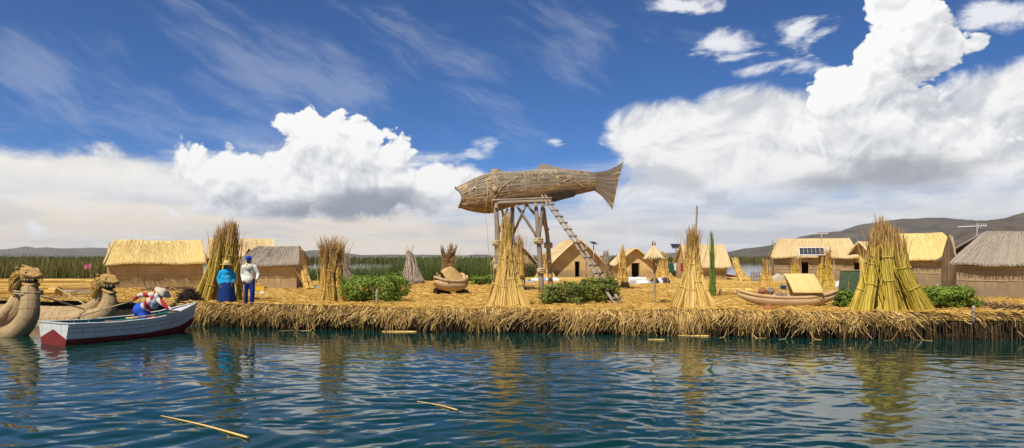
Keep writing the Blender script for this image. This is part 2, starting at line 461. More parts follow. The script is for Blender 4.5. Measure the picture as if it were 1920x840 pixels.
M = {}
M['gold'] = reed('reed_gold', [(0.24, 0.125, 0.024), (0.48, 0.285, 0.060), (0.63, 0.405, 0.105), (0.73, 0.52, 0.18)])
M['pale'] = reed('reed_pale', [(0.33, 0.19, 0.045), (0.57, 0.375, 0.095), (0.71, 0.49, 0.145), (0.79, 0.60, 0.24)])
M['green'] = reed('reed_green_cut', [(0.24, 0.145, 0.022), (0.45, 0.30, 0.042), (0.59, 0.41, 0.070), (0.68, 0.51, 0.14)])
M['lime'] = reed('reed_lime', [(0.25, 0.155, 0.022), (0.46, 0.335, 0.038), (0.61, 0.46, 0.065), (0.70, 0.55, 0.15)])
M['brown'] = reed('reed_brown', [(0.10, 0.055, 0.020), (0.20, 0.12, 0.045), (0.30, 0.19, 0.08), (0.40, 0.28, 0.13)])
M['grey'] = reed('reed_grey', [(0.16, 0.12, 0.078), (0.27, 0.21, 0.145), (0.37, 0.30, 0.215), (0.48, 0.405, 0.305)])
M['tip'] = reed('reed_tip', [(0.20, 0.10, 0.026), (0.36, 0.20, 0.055), (0.49, 0.30, 0.095), (0.58, 0.39, 0.15)])
M['fringe'] = reed('reed_fringe', [(0.09, 0.048, 0.014), (0.30, 0.175, 0.048), (0.55, 0.345, 0.105), (0.74, 0.53, 0.21)])
M['fringe_wet_shade'] = reed('reed_fringe_wet_shade', [(0.016, 0.010, 0.005), (0.050, 0.030, 0.012), (0.11, 0.068, 0.026), (0.22, 0.14, 0.055)])  # very dark reeds: shade of the fringe gaps put into their colour
M['litter'] = reed('straw_litter', [(0.27, 0.15, 0.030), (0.49, 0.29, 0.060), (0.64, 0.41, 0.10), (0.76, 0.53, 0.18)])
M['roof_y'] = thatch('thatch_yellow', [(0.52, 0.37, 0.13), (0.64, 0.48, 0.19), (0.73, 0.57, 0.25)], su=22)
M['roof_t'] = thatch('thatch_tan', [(0.40, 0.275, 0.12), (0.55, 0.41, 0.20), (0.64, 0.50, 0.28)], su=22)
M['roof_g'] = thatch('thatch_grey', [(0.20, 0.155, 0.11), (0.31, 0.25, 0.185), (0.41, 0.345, 0.265)], su=16, patch=0.3)
M['roofs_y'] = reed('thatch_reeds_yellow', [(0.58, 0.42, 0.15), (0.66, 0.49, 0.185), (0.72, 0.55, 0.22), (0.77, 0.61, 0.28)])
M['roofs_t'] = reed('thatch_reeds_tan', [(0.46, 0.33, 0.155), (0.56, 0.42, 0.21), (0.63, 0.49, 0.265), (0.69, 0.56, 0.33)])
M['roofs_g'] = reed('thatch_reeds_grey', [(0.23, 0.18, 0.13), (0.30, 0.245, 0.18), (0.36, 0.30, 0.23), (0.42, 0.36, 0.285)])
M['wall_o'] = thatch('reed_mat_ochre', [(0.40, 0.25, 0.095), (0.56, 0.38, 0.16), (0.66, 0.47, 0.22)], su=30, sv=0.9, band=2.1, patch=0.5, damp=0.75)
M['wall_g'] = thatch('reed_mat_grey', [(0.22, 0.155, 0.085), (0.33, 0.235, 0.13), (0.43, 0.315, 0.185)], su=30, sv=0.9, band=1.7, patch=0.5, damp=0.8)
M['wood_g'] = thatch('wood_weathered', [(0.17, 0.13, 0.095), (0.28, 0.225, 0.17), (0.38, 0.32, 0.255)], su=20, sv=2.2, bump=0.006)
M['wood_t'] = thatch('wood_tan', [(0.26, 0.17, 0.08), (0.40, 0.28, 0.145), (0.50, 0.37, 0.21)], su=20, sv=2.2, bump=0.006)
M['rope'] = plain('rope_straw', (0.46, 0.345, 0.19), 0.85, 0.2, 20)
M['soil'] = plain('peat_soil', (0.035, 0.023, 0.014), 0.95, 0.4, 3.0, 0.05, 9.0)
M['dark'] = plain('dark_fibre', (0.028, 0.018, 0.012), 0.9, 0.4, 9.0, 0.02, 30)
M['inside'] = plain('dark_hut_inside', (0.05, 0.035, 0.022), 0.9, 0.2)
M['metal'] = plain('grey_metal', (0.32, 0.33, 0.34), 0.45, 0.08, 5, metal=0.6)
M['white'] = plain('white_paint', (0.72, 0.71, 0.69), 0.5, 0.08)
M['skin'] = plain('skin', (0.20, 0.105, 0.065), 0.55, 0.05)
M['hair'] = plain('hair_black', (0.012, 0.010, 0.009), 0.45, 0.1)
def leafmat(name, stops):
    m, T, b = new_mat(name)
    r = T.node('ShaderNodeAttribute', attribute_name='rnd').outputs['Fac']
    k = len(stops)
    c = T.ramp(r, [(i / (k - 1), q) for i, q in enumerate(stops)])
    T.put(b.inputs['Base Color'], c); b.inputs['Roughness'].default_value = 0.5; b.inputs['Specular IOR Level'].default_value = 0.3
    tr = T.node('ShaderNodeBsdfTranslucent'); T.put(tr.inputs[0], T.mix(1.0, c, (1.0, 1.15, 0.5), 'MULTIPLY'))
    ms = T.node('ShaderNodeMixShader'); ms.inputs[0].default_value = 0.25
    T.l.new(b.outputs[0], ms.inputs[1]); T.l.new(tr.outputs[0], ms.inputs[2])
    T.l.new(ms.outputs[0], T.n['Material Output'].inputs[0])
    return m
M['leaf'] = leafmat('leaf_green', [(0.075, 0.115, 0.013), (0.135, 0.20, 0.020), (0.205, 0.285, 0.032), (0.275, 0.345, 0.058)])
M['leaf2'] = leafmat('leaf_olive', [(0.070, 0.095, 0.015), (0.130, 0.165, 0.024), (0.20, 0.235, 0.040), (0.27, 0.29, 0.08)])
M['bed_olive'] = leafmat('reed_bed_olive', [(0.055, 0.058, 0.014), (0.105, 0.105, 0.026), (0.165, 0.15, 0.042), (0.25, 0.20, 0.075)])
M['bed_green'] = leafmat('reed_bed_green', [(0.045, 0.075, 0.016), (0.085, 0.130, 0.026), (0.135, 0.180, 0.040), (0.21, 0.22, 0.08)])
M['bed_left'] = leafmat('reed_bed_brown_green', [(0.12, 0.105, 0.022), (0.20, 0.175, 0.036), (0.27, 0.22, 0.052), (0.36, 0.27, 0.09)])
M['green_skin'] = reed('reed_fresh_green', [(0.045, 0.075, 0.012), (0.09, 0.14, 0.02), (0.15, 0.20, 0.035), (0.24, 0.26, 0.06)])

# ================================================================== the setting
# ---- water: one sheet, fine ripples near the viewer, reaching the far shore
def water():
    m, T, b = new_mat('lake_water')
    b.inputs['Base Color'].default_value = (0.0018, 0.026, 0.020, 1)
    b.inputs['Roughness'].default_value = 0.04
    b.inputs['IOR'].default_value = 1.333
    b.inputs['Specular IOR Level'].default_value = 0.5
    co = T.node('ShaderNodeTexCoord').outputs['Object']
    n = T.noise(T.vm('MULTIPLY', co, (0.45, 1.0, 1.0)), 5.0, 3.0, 0.55)
    n2 = T.noise(T.vm('MULTIPLY', co, (0.35, 1.0, 1.0)), 0.9, 3.0, 0.5)
    bn = T.node('ShaderNodeBump'); bn.inputs['Strength'].default_value = 0.13; bn.inputs['Distance'].default_value = 0.02
    T.put(bn.inputs['Height'], T.m('ADD', n, T.m('MULTIPLY', n2, 2.0))); T.l.new(bn.outputs[0], b.inputs['Normal'])
    x = np.concatenate([[-9000, -2500, -700, -200, -70, -30], np.arange(-19, 19.01, 0.055), [30, 70, 200, 700, 2500, 9000]])
    y = np.concatenate([[-60, -8, 2], np.arange(4.5, 12, 0.042), np.arange(12, 26, 0.06), [27, 30, 40, 60, 100, 200, 400, 800, 1600, 3200, 9000]])
    X, Y = np.meshgrid(x, y)
    r = np.random.RandomState(3)
    Z = np.zeros_like(X)
    wx = fbm(X * 0.22, Y * 0.3, 3, 5) * 1.3; wy = fbm(X * 0.16 + 40, Y * 0.3, 3, 9) * 1.1
    for i in range(60):
        lam = 0.16 * (0.9 / 0.16) ** r.rand()
        th = r.normal(0, 0.42) + (0.25 if i % 3 else -0.5)
        kx, ky = math.sin(th) * 2 * np.pi / lam, math.cos(th) * 2 * np.pi / lam
        amp = 0.0023 * lam ** 0.9
        Z += amp * np.sin(kx * (X + wx) + ky * (Y + wy) + r.rand() * 6.28)
    gust = 0.40 + 0.95 * vnoise(X * 0.16, Y * 0.22, 31)
    fade = np.clip((19 - np.abs(X)) / 2, 0, 1) * np.clip((Y - 4) / 1.5, 0, 1) * np.clip((26 - Y) / 3, 0, 1)
    Z = Z * gust * fade * np.clip(1.25 - (Y - 6) / 14, 0.28, 1.15)
    mb = MB(); nx = len(x)
    j = np.arange(len(y) - 1)[:, None] * nx; i = np.arange(nx - 1)[None]
    Q = np.stack([j + i, j + i + 1, j + nx + i + 1, j + nx + i], -1).reshape(-1, 4)
    mb.add(np.stack([X, Y, Z], -1).reshape(-1, 3), Q, 0.5, uv=np.stack([X, Y], -1).reshape(-1, 2))
    mb.build('water', m, smooth=True, kind='structure')
water()

# ---- the floating island of cut reeds
EDGE = [(-40, 30.0), (-24, 29.0), (-16.2, 27.4), (-12.6, 25.4), (-11.4, 23.9), (-9.6, 22.9), (-6, 22.2), (-2.5, 21.6), (0, 21.25), (4, 20.75), (8, 20.0), (10.5, 19.65),
        (12.4, 19.55), (14.5, 19.3), (18, 18.9), (30, 18.5), (45, 18.0)]
def edge_y(x): return np.interp(x, [e[0] for e in EDGE], [e[1] for e in EDGE]) + 0.16 * fbm(np.asarray(x) * 0.55, 0 * np.asarray(x) + 3.0, 3, 12)
def back_y(x): return np.interp(x, [-40, -20, -8, 0, 10, 20, 45], [52, 50, 47, 56, 60, 60, 60]) + 0.8 * fbm(np.asarray(x) * 0.4, 0 * np.asarray(x) + 8.0, 3, 15)
def gz(x, y):
    x = np.asarray(x, float); y = np.asarray(y, float)
    e = edge_y(x)
    d = y - e
    z = GZ + 0.05 * fbm(x * 0.35, y * 0.35, 3, 21) + 0.05 * fbm(x * 2.2, y * 2.2, 3, 22) * np.clip(1.4 - (y - 20) / 30, 0.3, 1)
    z += 0.05 * fbm(x * 1.1, 0 * x + 2.0, 3, 33) * np.exp(-(d / 1.2) ** 2)
    z += 0.07 * np.exp(-((d - 0.7) / 0.7) ** 2) - 0.10 * np.exp(-(d / 0.25) ** 2)
    return z
def GP(px, py):
    p = G(px, py)
    for _ in range(4):
        p = G(px, py, float(gz(p.x, p.y)))
    return p
def on_ground(x, y, dz=0.0): return Vector((x, y, float(gz(x, y)) + dz))

def island():
    m, T, b = new_mat('reed_ground')
    co = T.node('ShaderNodeTexCoord').outputs['Object']
    n1 = T.noise(co, 0.7, 5.0, 0.6); n2 = T.noise(co, 9.0, 5.0, 0.7); n3 = T.noise(T.vm('MULTIPLY', co, (1.0, 2.2, 1.0)), 30.0, 3.0, 0.7)
    f = T.m('ADD', T.m('MULTIPLY', n1, 0.35), T.m('ADD', T.m('MULTIPLY', n2, 0.35), T.m('MULTIPLY', n3, 0.30)))
    c = T.ramp(f, [(0.30, (0.16, 0.085, 0.024)), (0.42, (0.44, 0.265, 0.062)), (0.54, (0.63, 0.41, 0.10)), (0.70, (0.76, 0.54, 0.18))])
    T.put(b.inputs['Base Color'], c); b.inputs['Roughness'].default_value = 0.85; b.inputs['Specular IOR Level'].default_value = 0.15
    bn = T.node('ShaderNodeBump'); bn.inputs['Strength'].default_value = 0.9; bn.inputs['Distance'].default_value = 0.05
    T.put(bn.inputs['Height'], T.m('ADD', n2, n3)); T.l.new(bn.outputs[0], b.inputs['Normal'])
    x = np.arange(-40, 45.01, 0.22); v = np.concatenate([np.linspace(0, 0.16, 34), np.linspace(0.17, 1, 70)])
    X = np.repeat(x[None], len(v), 0); e = edge_y(x); bk = back_y(x)
    Y = e[None] + v[:, None] * (bk - e)[None]
    Z = gz(X, Y)
    mb = MB(); nx = len(x)
    j = np.arange(len(v) - 1)[:, None] * nx; i = np.arange(nx - 1)[None]
    Q = np.stack([j + i, j + i + 1, j + nx + i + 1, j + nx + i], -1).reshape(-1, 4)
    mb.add(np.stack([X, Y, Z], -1).reshape(-1, 3), Q, 0.5, uv=np.stack([X, Y], -1).reshape(-1, 2))
    # ragged soaked bank: front and back faces
    for s_, yy in ((-1, e), (1, bk)):
        rows = []
        zt = gz(x, yy)
        for k, t in enumerate(np.linspace(0, 1, 8)):
            z = zt * (1 - t) + (-0.9) * t
            off = s_ * (-0.22 + 0.16 * fbm(x * 2.5, 0 * x + k * 0.9, 3, 41)) * (0 if k == 0 else 1)
            rows.append(np.stack([x, yy + off, z], -1))
        rows = np.asarray(rows)
        j = np.arange(7)[:, None] * nx
        Q2 = np.stack([j + i, j + i + 1, j + nx + i + 1, j + nx + i], -1).reshape(-1, 4)
        if s_ < 0: Q2 = Q2[:, ::-1]
        mb.add(rows.reshape(-1, 3), Q2, 0.5, mi=1)
    mb.build('island_ground', [m, M['soil']], smooth=True, kind='structure')
island()

def fringe():
    """cut reeds hanging over the edge of the island"""
    mb = MB(); n = 11500
    x = rs.uniform(-11.6, 21.5, n)
    peat = np.clip((x - 11.3) / 0.9, 0, 1)                      # on the far right the bank is bare root mat
    keep = rs.rand(n) > peat * 0.86
    x = x[keep]; peat = peat[keep]; n = len(x)
    clump = vnoise(x * 1.6, 0 * x, 61)
    ey = edge_y(x); m = 6
    start = ey + rs.uniform(0.0, 0.5, n)
    z0 = gz(x, start) + rs.uniform(-0.03, 0.05, n)
    clump = 0.55 * clump + 0.45 * vnoise(x * 6.0, 0 * x + 9, 62)
    L = (0.07 + 0.60 * clump ** 1.6 + rs.normal(0, 0.11, n)).clip(0.05, 0.75) * (1 - 0.35 * peat)
    out = rs.uniform(0.02, 0.17, n)
    dx = rs.normal(0, 0.19, n) + 0.25 * (vnoise(x * 0.9, 0 * x + 5, 63) - 0.5)
    Pts = np.zeros((n, m, 3))
    t = np.linspace(0, 1, m)
    for k in range(m):
        s_ = t[k]
        Pts[:, k, 0] = x + dx * s_ ** 1.3
        Pts[:, k, 1] = start * (1 - min(1, s_ * 2.2)) + (ey - out * (0.5 + 0.7 * s_)) * min(1, s_ * 2.2)
        drop = max(0, s_ - 0.22) / 0.78
        Pts[:, k, 2] = z0 + 0.035 * np.sin(min(1, s_ * 2.5) * np.pi) - L * drop ** 0.95
    Pts[:, :, 2] = np.maximum(Pts[:, :, 2], -0.03)
    rad = np.outer(rs.uniform(0.006, 0.018, n), np.linspace(1, 0.5, m))
    wet_shade = rs.rand(n) < 0.34 + 0.5 * peat  # dark reeds, set back below, paint the shade between the bright ones
    a, b_ = ~wet_shade, wet_shade
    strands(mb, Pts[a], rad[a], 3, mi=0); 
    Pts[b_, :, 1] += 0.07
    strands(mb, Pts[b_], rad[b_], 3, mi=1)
    # darker, longer under-layer reaching the water
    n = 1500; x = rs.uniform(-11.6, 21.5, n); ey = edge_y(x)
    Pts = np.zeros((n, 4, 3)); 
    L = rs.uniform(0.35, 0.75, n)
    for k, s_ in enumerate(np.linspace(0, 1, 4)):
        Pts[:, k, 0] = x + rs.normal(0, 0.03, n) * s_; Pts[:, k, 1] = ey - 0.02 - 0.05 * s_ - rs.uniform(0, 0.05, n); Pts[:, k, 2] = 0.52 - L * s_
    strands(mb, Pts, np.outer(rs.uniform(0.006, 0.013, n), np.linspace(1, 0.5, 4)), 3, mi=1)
    # a few long loose reeds trailing into the water
    n = 12; x = rs.uniform(-11, 15, n); ey = edge_y(x); Pts = np.zeros((n, 7, 3)); sx = rs.choice([-1, 1], n) * rs.uniform(0.2, 1.0, n)
    for k, s_ in enumerate(np.linspace(0, 1, 7)):
        Pts[:, k, 0] = x + sx * s_ ** 1.4; Pts[:, k, 1] = ey + 0.1 - 0.5 * s_; Pts[:, k, 2] = np.maximum(0.55 - 0.75 * s_ ** 0.8, 0.006)
    strands(mb, Pts, np.outer(rs.uniform(0.008, 0.015, n), np.linspace(1, 0.5, 7)), 3, mi=0, rnd=rs.uniform(0.6, 1, n))
    o = mb.build('reed_fringe', [M['fringe'], M['fringe_wet_shade']], kind='stuff')
    tag(o, 'ragged fringe of cut reeds hanging over the island edge', 'reeds')
fringe()

def litter():
    mb = MB(); n = 42000
    u = rs.rand(n) ** 1.7
    x = rs.uniform(-26, 26, n); e = edge_y(x); y = e + 0.05 + u * 24
    keep = np.abs(x) < y * 0.80
    x, y = x[keep], y[keep]; n = len(x)
    th = rs.uniform(0, np.pi, n); L = rs.uniform(0.10, 0.42, n); z = gz(x, y)
    Pts = np.zeros((n, 3, 3)); ca, sa = np.cos(th), np.sin(th)
    lift = rs.uniform(0.0, 0.05, n) ; pitch = rs.normal(0, 0.14, n)
    for k, s_ in enumerate((-0.5, 0, 0.5)):
        Pts[:, k, 0] = x + ca * L * s_; Pts[:, k, 1] = y + sa * L * s_
        Pts[:, k, 2] = z + 0.012 + lift + pitch * L * s_ + (0.02 if k == 1 else 0)
    strands(mb, Pts, rs.uniform(0.005, 0.012, n)[:, None] * np.array([[1, 1, 0.6]]), 3)
    o = mb.build('straw_litter', M['litter'], kind='stuff')
    tag(o, 'loose golden straw strewn over the island ground', 'straw')
litter()

# ---- hills beyond the lake
def hills(name, prof, Y0, Y1, Ydepth, x_px, cols, seed, amp):
    """prof: (px, py) ridge line as seen; Y0 shore, Y1 ridge distance"""
    m, T, b = new_mat(name + '_soil')
    co = T.node('ShaderNodeTexCoord').outputs['Object']
    s_ = 1.0 / Y1
    n1 = T.noise(co, 9 * s_ * 3, 7.0, 0.65); n2 = T.noise(co, 60 * s_, 7.0, 0.7); n3 = T.noise(co, 420 * s_, 5.0, 0.7)
    f = T.m('ADD', T.m('MULTIPLY', n1, 0.4), T.m('ADD', T.m('MULTIPLY', n2, 0.35), T.m('MULTIPLY', n3, 0.25)))
    T.put(b.inputs['Base Color'], T.ramp(f, [(0.36, cols[0]), (0.47, cols[1]), (0.58, cols[2])]))
    b.inputs['Roughness'].default_value = 0.95; b.inputs['Specular IOR Level'].default_value = 0.05
    u = np.linspace(x_px[0], x_px[1], 260); v = np.linspace(0, 1, 70)
    U, Vv = np.meshgrid(u, v)
    Y = Y0 + (Y1 - Y0) * Vv * 1.35
    ridge = np.interp(u, [p[0] for p in prof], [CAMZ + (HY - p[1]) / FPX * Y1 for p in prof])
    X = (U - HX) / FPX * Y1 * (0.55 + 0.45 * Y / Y1)
    shape = np.where(Vv < 0.74, (Vv / 0.74), 1 - (Vv - 0.74) / 0.26 * 0.9) ** 1.25
    k = 1.0 / (Y1 * 0.06)
    nz = fbm(X * k, Y * k, 6, seed, 0.55)
    Z = ridge[None] * shape + amp * nz * shape * (1 - 0.55 * np.exp(-((Vv - 0.74) / 0.1) ** 2)) - 1.0
    mb = MB(); nx = len(u)
    j = np.arange(len(v) - 1)[:, None] * nx; i = np.arange(nx - 1)[None]
    Q = np.stack([j + i, j + i + 1, j + nx + i + 1, j + nx + i], -1).reshape(-1, 4)
    mb.add(np.stack([X, Y, Z], -1).reshape(-1, 3), Q, 0.5)
    mb.build(name, m, smooth=True, kind='structure')
hills('far_hills', [(-900, 470), (-300, 474), (0, 482), (30, 472), (85, 463), (120, 466), (150, 464), (200, 466), (300, 472), (400, 478), (560, 474), (590, 470), (640, 474), (700, 480), (780, 479),
                    (860, 483), (900, 479), (960, 485), (1020, 480), (1100, 484), (1200, 478), (1290, 474), (1400, 480), (1500, 482), (2600, 482)], 3600, 6200, 0, (-900, 2600),
      [(0.050, 0.046, 0.036), (0.095, 0.085, 0.058), (0.150, 0.125, 0.085)], 71, 60)
hills('right_hill', [(1250, 486), (1330, 480), (1375, 471), (1440, 459), (1520, 441), (1600, 424), (1680, 411), (1735, 406), (1800, 410), (1880, 416), (1990, 424), (2200, 440), (2500, 470)], 1900, 3300, 0, (1250, 2560),
      [(0.036, 0.032, 0.024), (0.075, 0.062, 0.040), (0.120, 0.098, 0.060)], 73, 40)  # soil colour darkened to carry the cloud shadow over this hill
hills('near_right_hill', [(1690, 486), (1740, 452), (1790, 430), (1850, 414), (1900, 404), (1960, 396), (2100, 380), (2300, 392), (2500, 420)], 1100, 2000, 0, (1690, 2500),
      [(0.040, 0.032, 0.022), (0.080, 0.062, 0.040), (0.125, 0.098, 0.062)], 75, 26)  # cloud shadow put into the darker soil colour here too

# ---- beds of growing reeds standing in the lake
def reed_bed(name, label, x0, x1, y0, y1, n, h, mat, seed, hv=0.25, w=0.02, xf=None):
    r = np.random.RandomState(seed)
    u = r.rand(n) ** 1.6
    y = y0 + u * (y1 - y0); xx = r.uniform(x0, x1, n) * (y / y0)
    cl = vnoise(xx * 0.5, y * 0.5, seed)
    hh = h * (0.72 + 0.35 * cl + r.normal(0, hv * 0.5, n)).clip(0.35, 1.5)
    m = 4; Pts = np.zeros((n, m, 3)); lean = r.normal(0, 0.17, (n, 2)); lean[:, 0] += 0.04
    for k, t in enumerate(np.linspace(0, 1, m)):
        Pts[:, k, 0] = xx + lean[:, 0] * hh * t ** 1.8; Pts[:, k, 1] = y + lean[:, 1] * hh * t ** 1.8; Pts[:, k, 2] = -0.05 + hh * t
    mb = MB()
    strands(mb, Pts, (w * r.uniform(0.6, 1.2, n) * (y / y0) ** 0.7)[:, None] * np.array([[1, 0.9, 0.7, 0.15]]), 3, rnd=(0.5 * r.rand(n) + 0.5 * cl))
    o = mb.build(name, mat, kind='stuff'); tag(o, label, 'reeds')
reed_bed('reed_bed', 'dark olive bed of growing reeds behind the long reed rolls', -58, -29, 58, 90, 15000, 1.85, M['bed_left'], 81, w=0.030, hv=0.45)
reed_bed('reed_bed', 'green reeds growing between the grey hut and the small tent', -22, -6.5, 49.5, 58, 7000, 1.55, M['bed_green'], 82, w=0.02)
reed_bed('reed_bed', 'tall green reeds growing behind the small model boat', -8.5, -1.2, 48.5, 58, 7000, 1.75, M['bed_green'], 83, w=0.02, hv=0.45)
reed_bed('reed_bed', 'reeds growing behind the central row of huts', -1, 19, 61, 68, 6500, 2.0, M['bed_olive'], 84, w=0.025)
reed_bed('reed_bed', 'far belt of reeds along the opposite side of the channel', -260, 300, 255, 330, 16000, 2.3, M['bed_olive'], 85, w=0.16)

M['pole_d'] = thatch('wood_dark_pole', [(0.10, 0.08, 0.06), (0.17, 0.135, 0.105), (0.25, 0.205, 0.165)], su=20, sv=2.2, bump=0.006)
# ================================================================== reed sheaves and stacks
def lerp_prof(prof, t): return np.interp(t, [p[0] for p in prof], [p[1] for p in prof])
def frame_of(path):
    T = np.gradient(path, axis=0); T /= np.linalg.norm(T, axis=1, keepdims=True) + 1e-9
    S = np.cross(T, np.array([0.15, 1.0, 0.1])); S /= np.linalg.norm(S, axis=1, keepdims=True) + 1e-9
    return T, S, np.cross(S, T)
def sheaf(parent, ctrl, prof, n, mats, ties=(0.35, 0.7), rr=0.011, wild=0.10, tipfrac=0.22, name='sheaf', m=9, spread=1.0):
    """one bound sheaf of cut reeds following control points; radius profile along its length; mats = (stems, tips)"""
    path = smooth_path(ctrl, m); T, S, U = frame_of(path)
    L = np.linalg.norm(np.diff(path, axis=0), axis=1).sum()
    rho = np.where(rs.rand(n) < 0.72, rs.uniform(0.8, 1.0, n), np.sqrt(rs.rand(n)) * 0.85); phi = rs.uniform(0, 2 * np.pi, n)
    t = np.linspace(0, 1, m)
    end = np.where(rs.rand(n) < 0.6, rs.uniform(0.70, 0.98, n), rs.uniform(0.92, 1.10, n)); beg = rs.uniform(-0.02, 0.03, n)
    tt = beg[:, None] + t[None] * (end - beg)[:, None]
    def at(arr, q):
        q = np.clip(q, 0, 1) * (m - 1); i = np.minimum(q.astype(int), m - 2); f = (q - i)[..., None]
        return arr[i] * (1 - f) + arr[i + 1] * f
    c = at(path, tt); s_ = at(S, tt); u_ = at(U, tt)
    over = np.maximum(tt - 1, 0)[..., None] * L * at(T, tt)
    rad = lerp_prof(prof, np.clip(tt, 0, 1))
    w = rs.normal(0, wild, (n, 2)) * np.where(rs.rand(n) < 0.3, 2.0, 0.7)[:, None]; wt = np.clip((tt - 0.72) / 0.3, 0, 1.2) ** 1.5 * L * 0.28 * spread
    ph = phi[:, None] + 0.25 * np.sin(tt * 3 + phi[:, None])
    a = (rho[:, None] * rad * np.cos(ph) + w[:, :1] * wt + rs.normal(0, 0.008, (n, m)))[..., None]
    b = (rho[:, None] * rad * np.sin(ph) + w[:, 1:] * wt + rs.normal(0, 0.004, (n, m)))[..., None]
    Pts = c + over + a * s_ + b * u_
    stray = rs.rand(n) < 0.09                                     # bent and broken stems standing off the sheaf
    t0 = rs.uniform(0.1, 0.7, n)[:, None]; dv = np.clip(tt - t0, 0, 1) * stray[:, None] * L * rs.uniform(0.05, 0.28, n)[:, None]
    Pts = Pts + dv[..., None] * (np.cos(phi)[:, None, None] * s_ + np.sin(phi)[:, None, None] * u_) - np.array([0, 0, 1.0]) * (dv ** 2)[..., None] * 0.3
    R_ = rr * rs.uniform(0.75, 1.3, n)[:, None] * np.interp(t, [0, 0.5, 0.85, 1], [1, 1, 0.8, 0.4])[None]
    mb = MB(); k = int(round((1 - tipfrac) * (m - 1)))
    rnd = rs.rand(n)
    strands(mb, Pts[:, :k + 1], R_[:, :k + 1], 3, rnd=rnd, mi=0)
    strands(mb, Pts[:, k:], R_[:, k:], 3, rnd=rnd, mi=1)
    # dense heart of the sheaf so that it is not see-through
    kk = max(4, int(m * 0.7))
    loft(mb, path[:kk], lerp_prof(prof, t[:kk]) * np.linspace(0.82, 0.55, kk), 8, rnd=0.35)
    o = mb.build(name, list(mats), parent)
    for q in ties:
        q = float(np.clip(q + rs.uniform(-0.07, 0.07), 0.1, 0.92))
        tb = MB(); p = at(path, np.array([q]))[0]; ax = at(T, np.array([q]))[0]; r_ = float(lerp_prof(prof, q)) * 1.04 + rr
        ring(tb, p, ax, r_, rr * 0.85, 5, 14, rnd=0.8)
        tb.build('tie', mats[0], o, smooth=True)
    return o

def stack(label, loc, sheaves, mats, n=80, rr=0.011, group='stacks of cut reeds', name='reed_stack', pole=None, wild=0.10, spread=1.0, m=9, ties=(0.35, 0.72), tipfrac=0.22):
    """sheaves: dicts with ctrl points (world), radii"""
    t = thing(name, label, 'reed stack', loc, 0, group)
    for s_ in sheaves:
        ctrl = [Vector(p) - Vector(loc) for p in s_['ctrl']]
        sheaf(t, ctrl, s_['prof'], s_.get('n', n), s_.get('mats', mats), s_.get('ties', ties), rr, s_.get('wild', wild), tipfrac, 'sheaf', m, spread)
    if pole:
        mb = MB(); a, b, r0 = pole; pa = [Vector(a) - Vector(loc), Vector(a).lerp(Vector(b), 0.5) - Vector(loc) + Vector((0.01, 0, 0)), Vector(b) - Vector(loc)]
        loft(mb, pa, [r0, r0 * 0.9, r0 * 0.8], 8); mb.build('pole', M['pole_d'], t, smooth=True)
    return t

def cone_stack(label, px, py, py_top, w_px, mats, ns=7, n=80, r_b=None, neck=0.62, neck_w=0.22, rr=0.011, topw=0.25, pole=None, wild=0.10, spread=1.0, group='stacks of cut reeds', dz=0.0, jitter=0.12, m=9, ties=(0.3, 0.62)):
    b = GP(px, py); Y = b.y; s_ = Y / FPX
    H = (py - py_top) * s_; Rb = w_px * 0.5 * s_
    if r_b is None: r_b = Rb * 2.3 / ns
    sh = []
    for i in range(ns):
        a = 2 * math.pi * (i + 0.5) / ns + rs.uniform(-0.15, 0.15)
        k = Rb - r_b * 0.7
        bx, by = b.x + math.cos(a) * k, b.y + math.sin(a) * k * 0.85
        g = float(gz(bx, by)) - 0.02
        h = H * rs.uniform(1 - jitter, 1.0)
        nk = Vector((b.x + math.cos(a) * Rb * neck_w, b.y + math.sin(a) * Rb * neck_w, b.z + H * neck))
        tp = Vector((b.x + math.cos(a + 0.6) * Rb * topw, b.y + math.sin(a + 0.6) * Rb * topw, b.z + h))
        mid = Vector((bx, by, g)).lerp(nk, 0.5) - Vector((math.cos(a), math.sin(a), 0)) * Rb * 0.13
        sh.append(dict(ctrl=[(bx, by, g), mid, nk, tp], prof=[(0, r_b), (0.3, r_b * 0.80), (0.62, r_b * 0.46), (0.8, r_b * 0.34), (1, r_b * 0.22)]))
    return stack(label, tuple(b), sh, mats, n, rr, group, pole=pole, wild=wild, spread=spread, m=m, ties=ties)

YG = (M['gold'], M['tip'])
# the golden cone in front of the fish
cone_stack('golden cone of bound reeds standing in front of the fish platform', 951, 575, 408, 84, (M['pale'], M['gold']), ns=8, n=110, neck=0.60, neck_w=0.22, topw=0.10, jitter=0.28, wild=0.05)
# cone with a tall pole
b_ = GP(1299, 578)
cone_stack('golden cone of bound reeds with a tall grey pole rising through its top', 1299, 578, 428, 82, (M['pale'], M['tip']), ns=8, n=110, neck=0.60, neck_w=0.20, topw=0.16,
           jitter=0.22, wild=0.07, pole=(b_ + Vector((0.02, 0.1, 0.3)), P(1307, 386, b_.y + 0.1), 0.038))
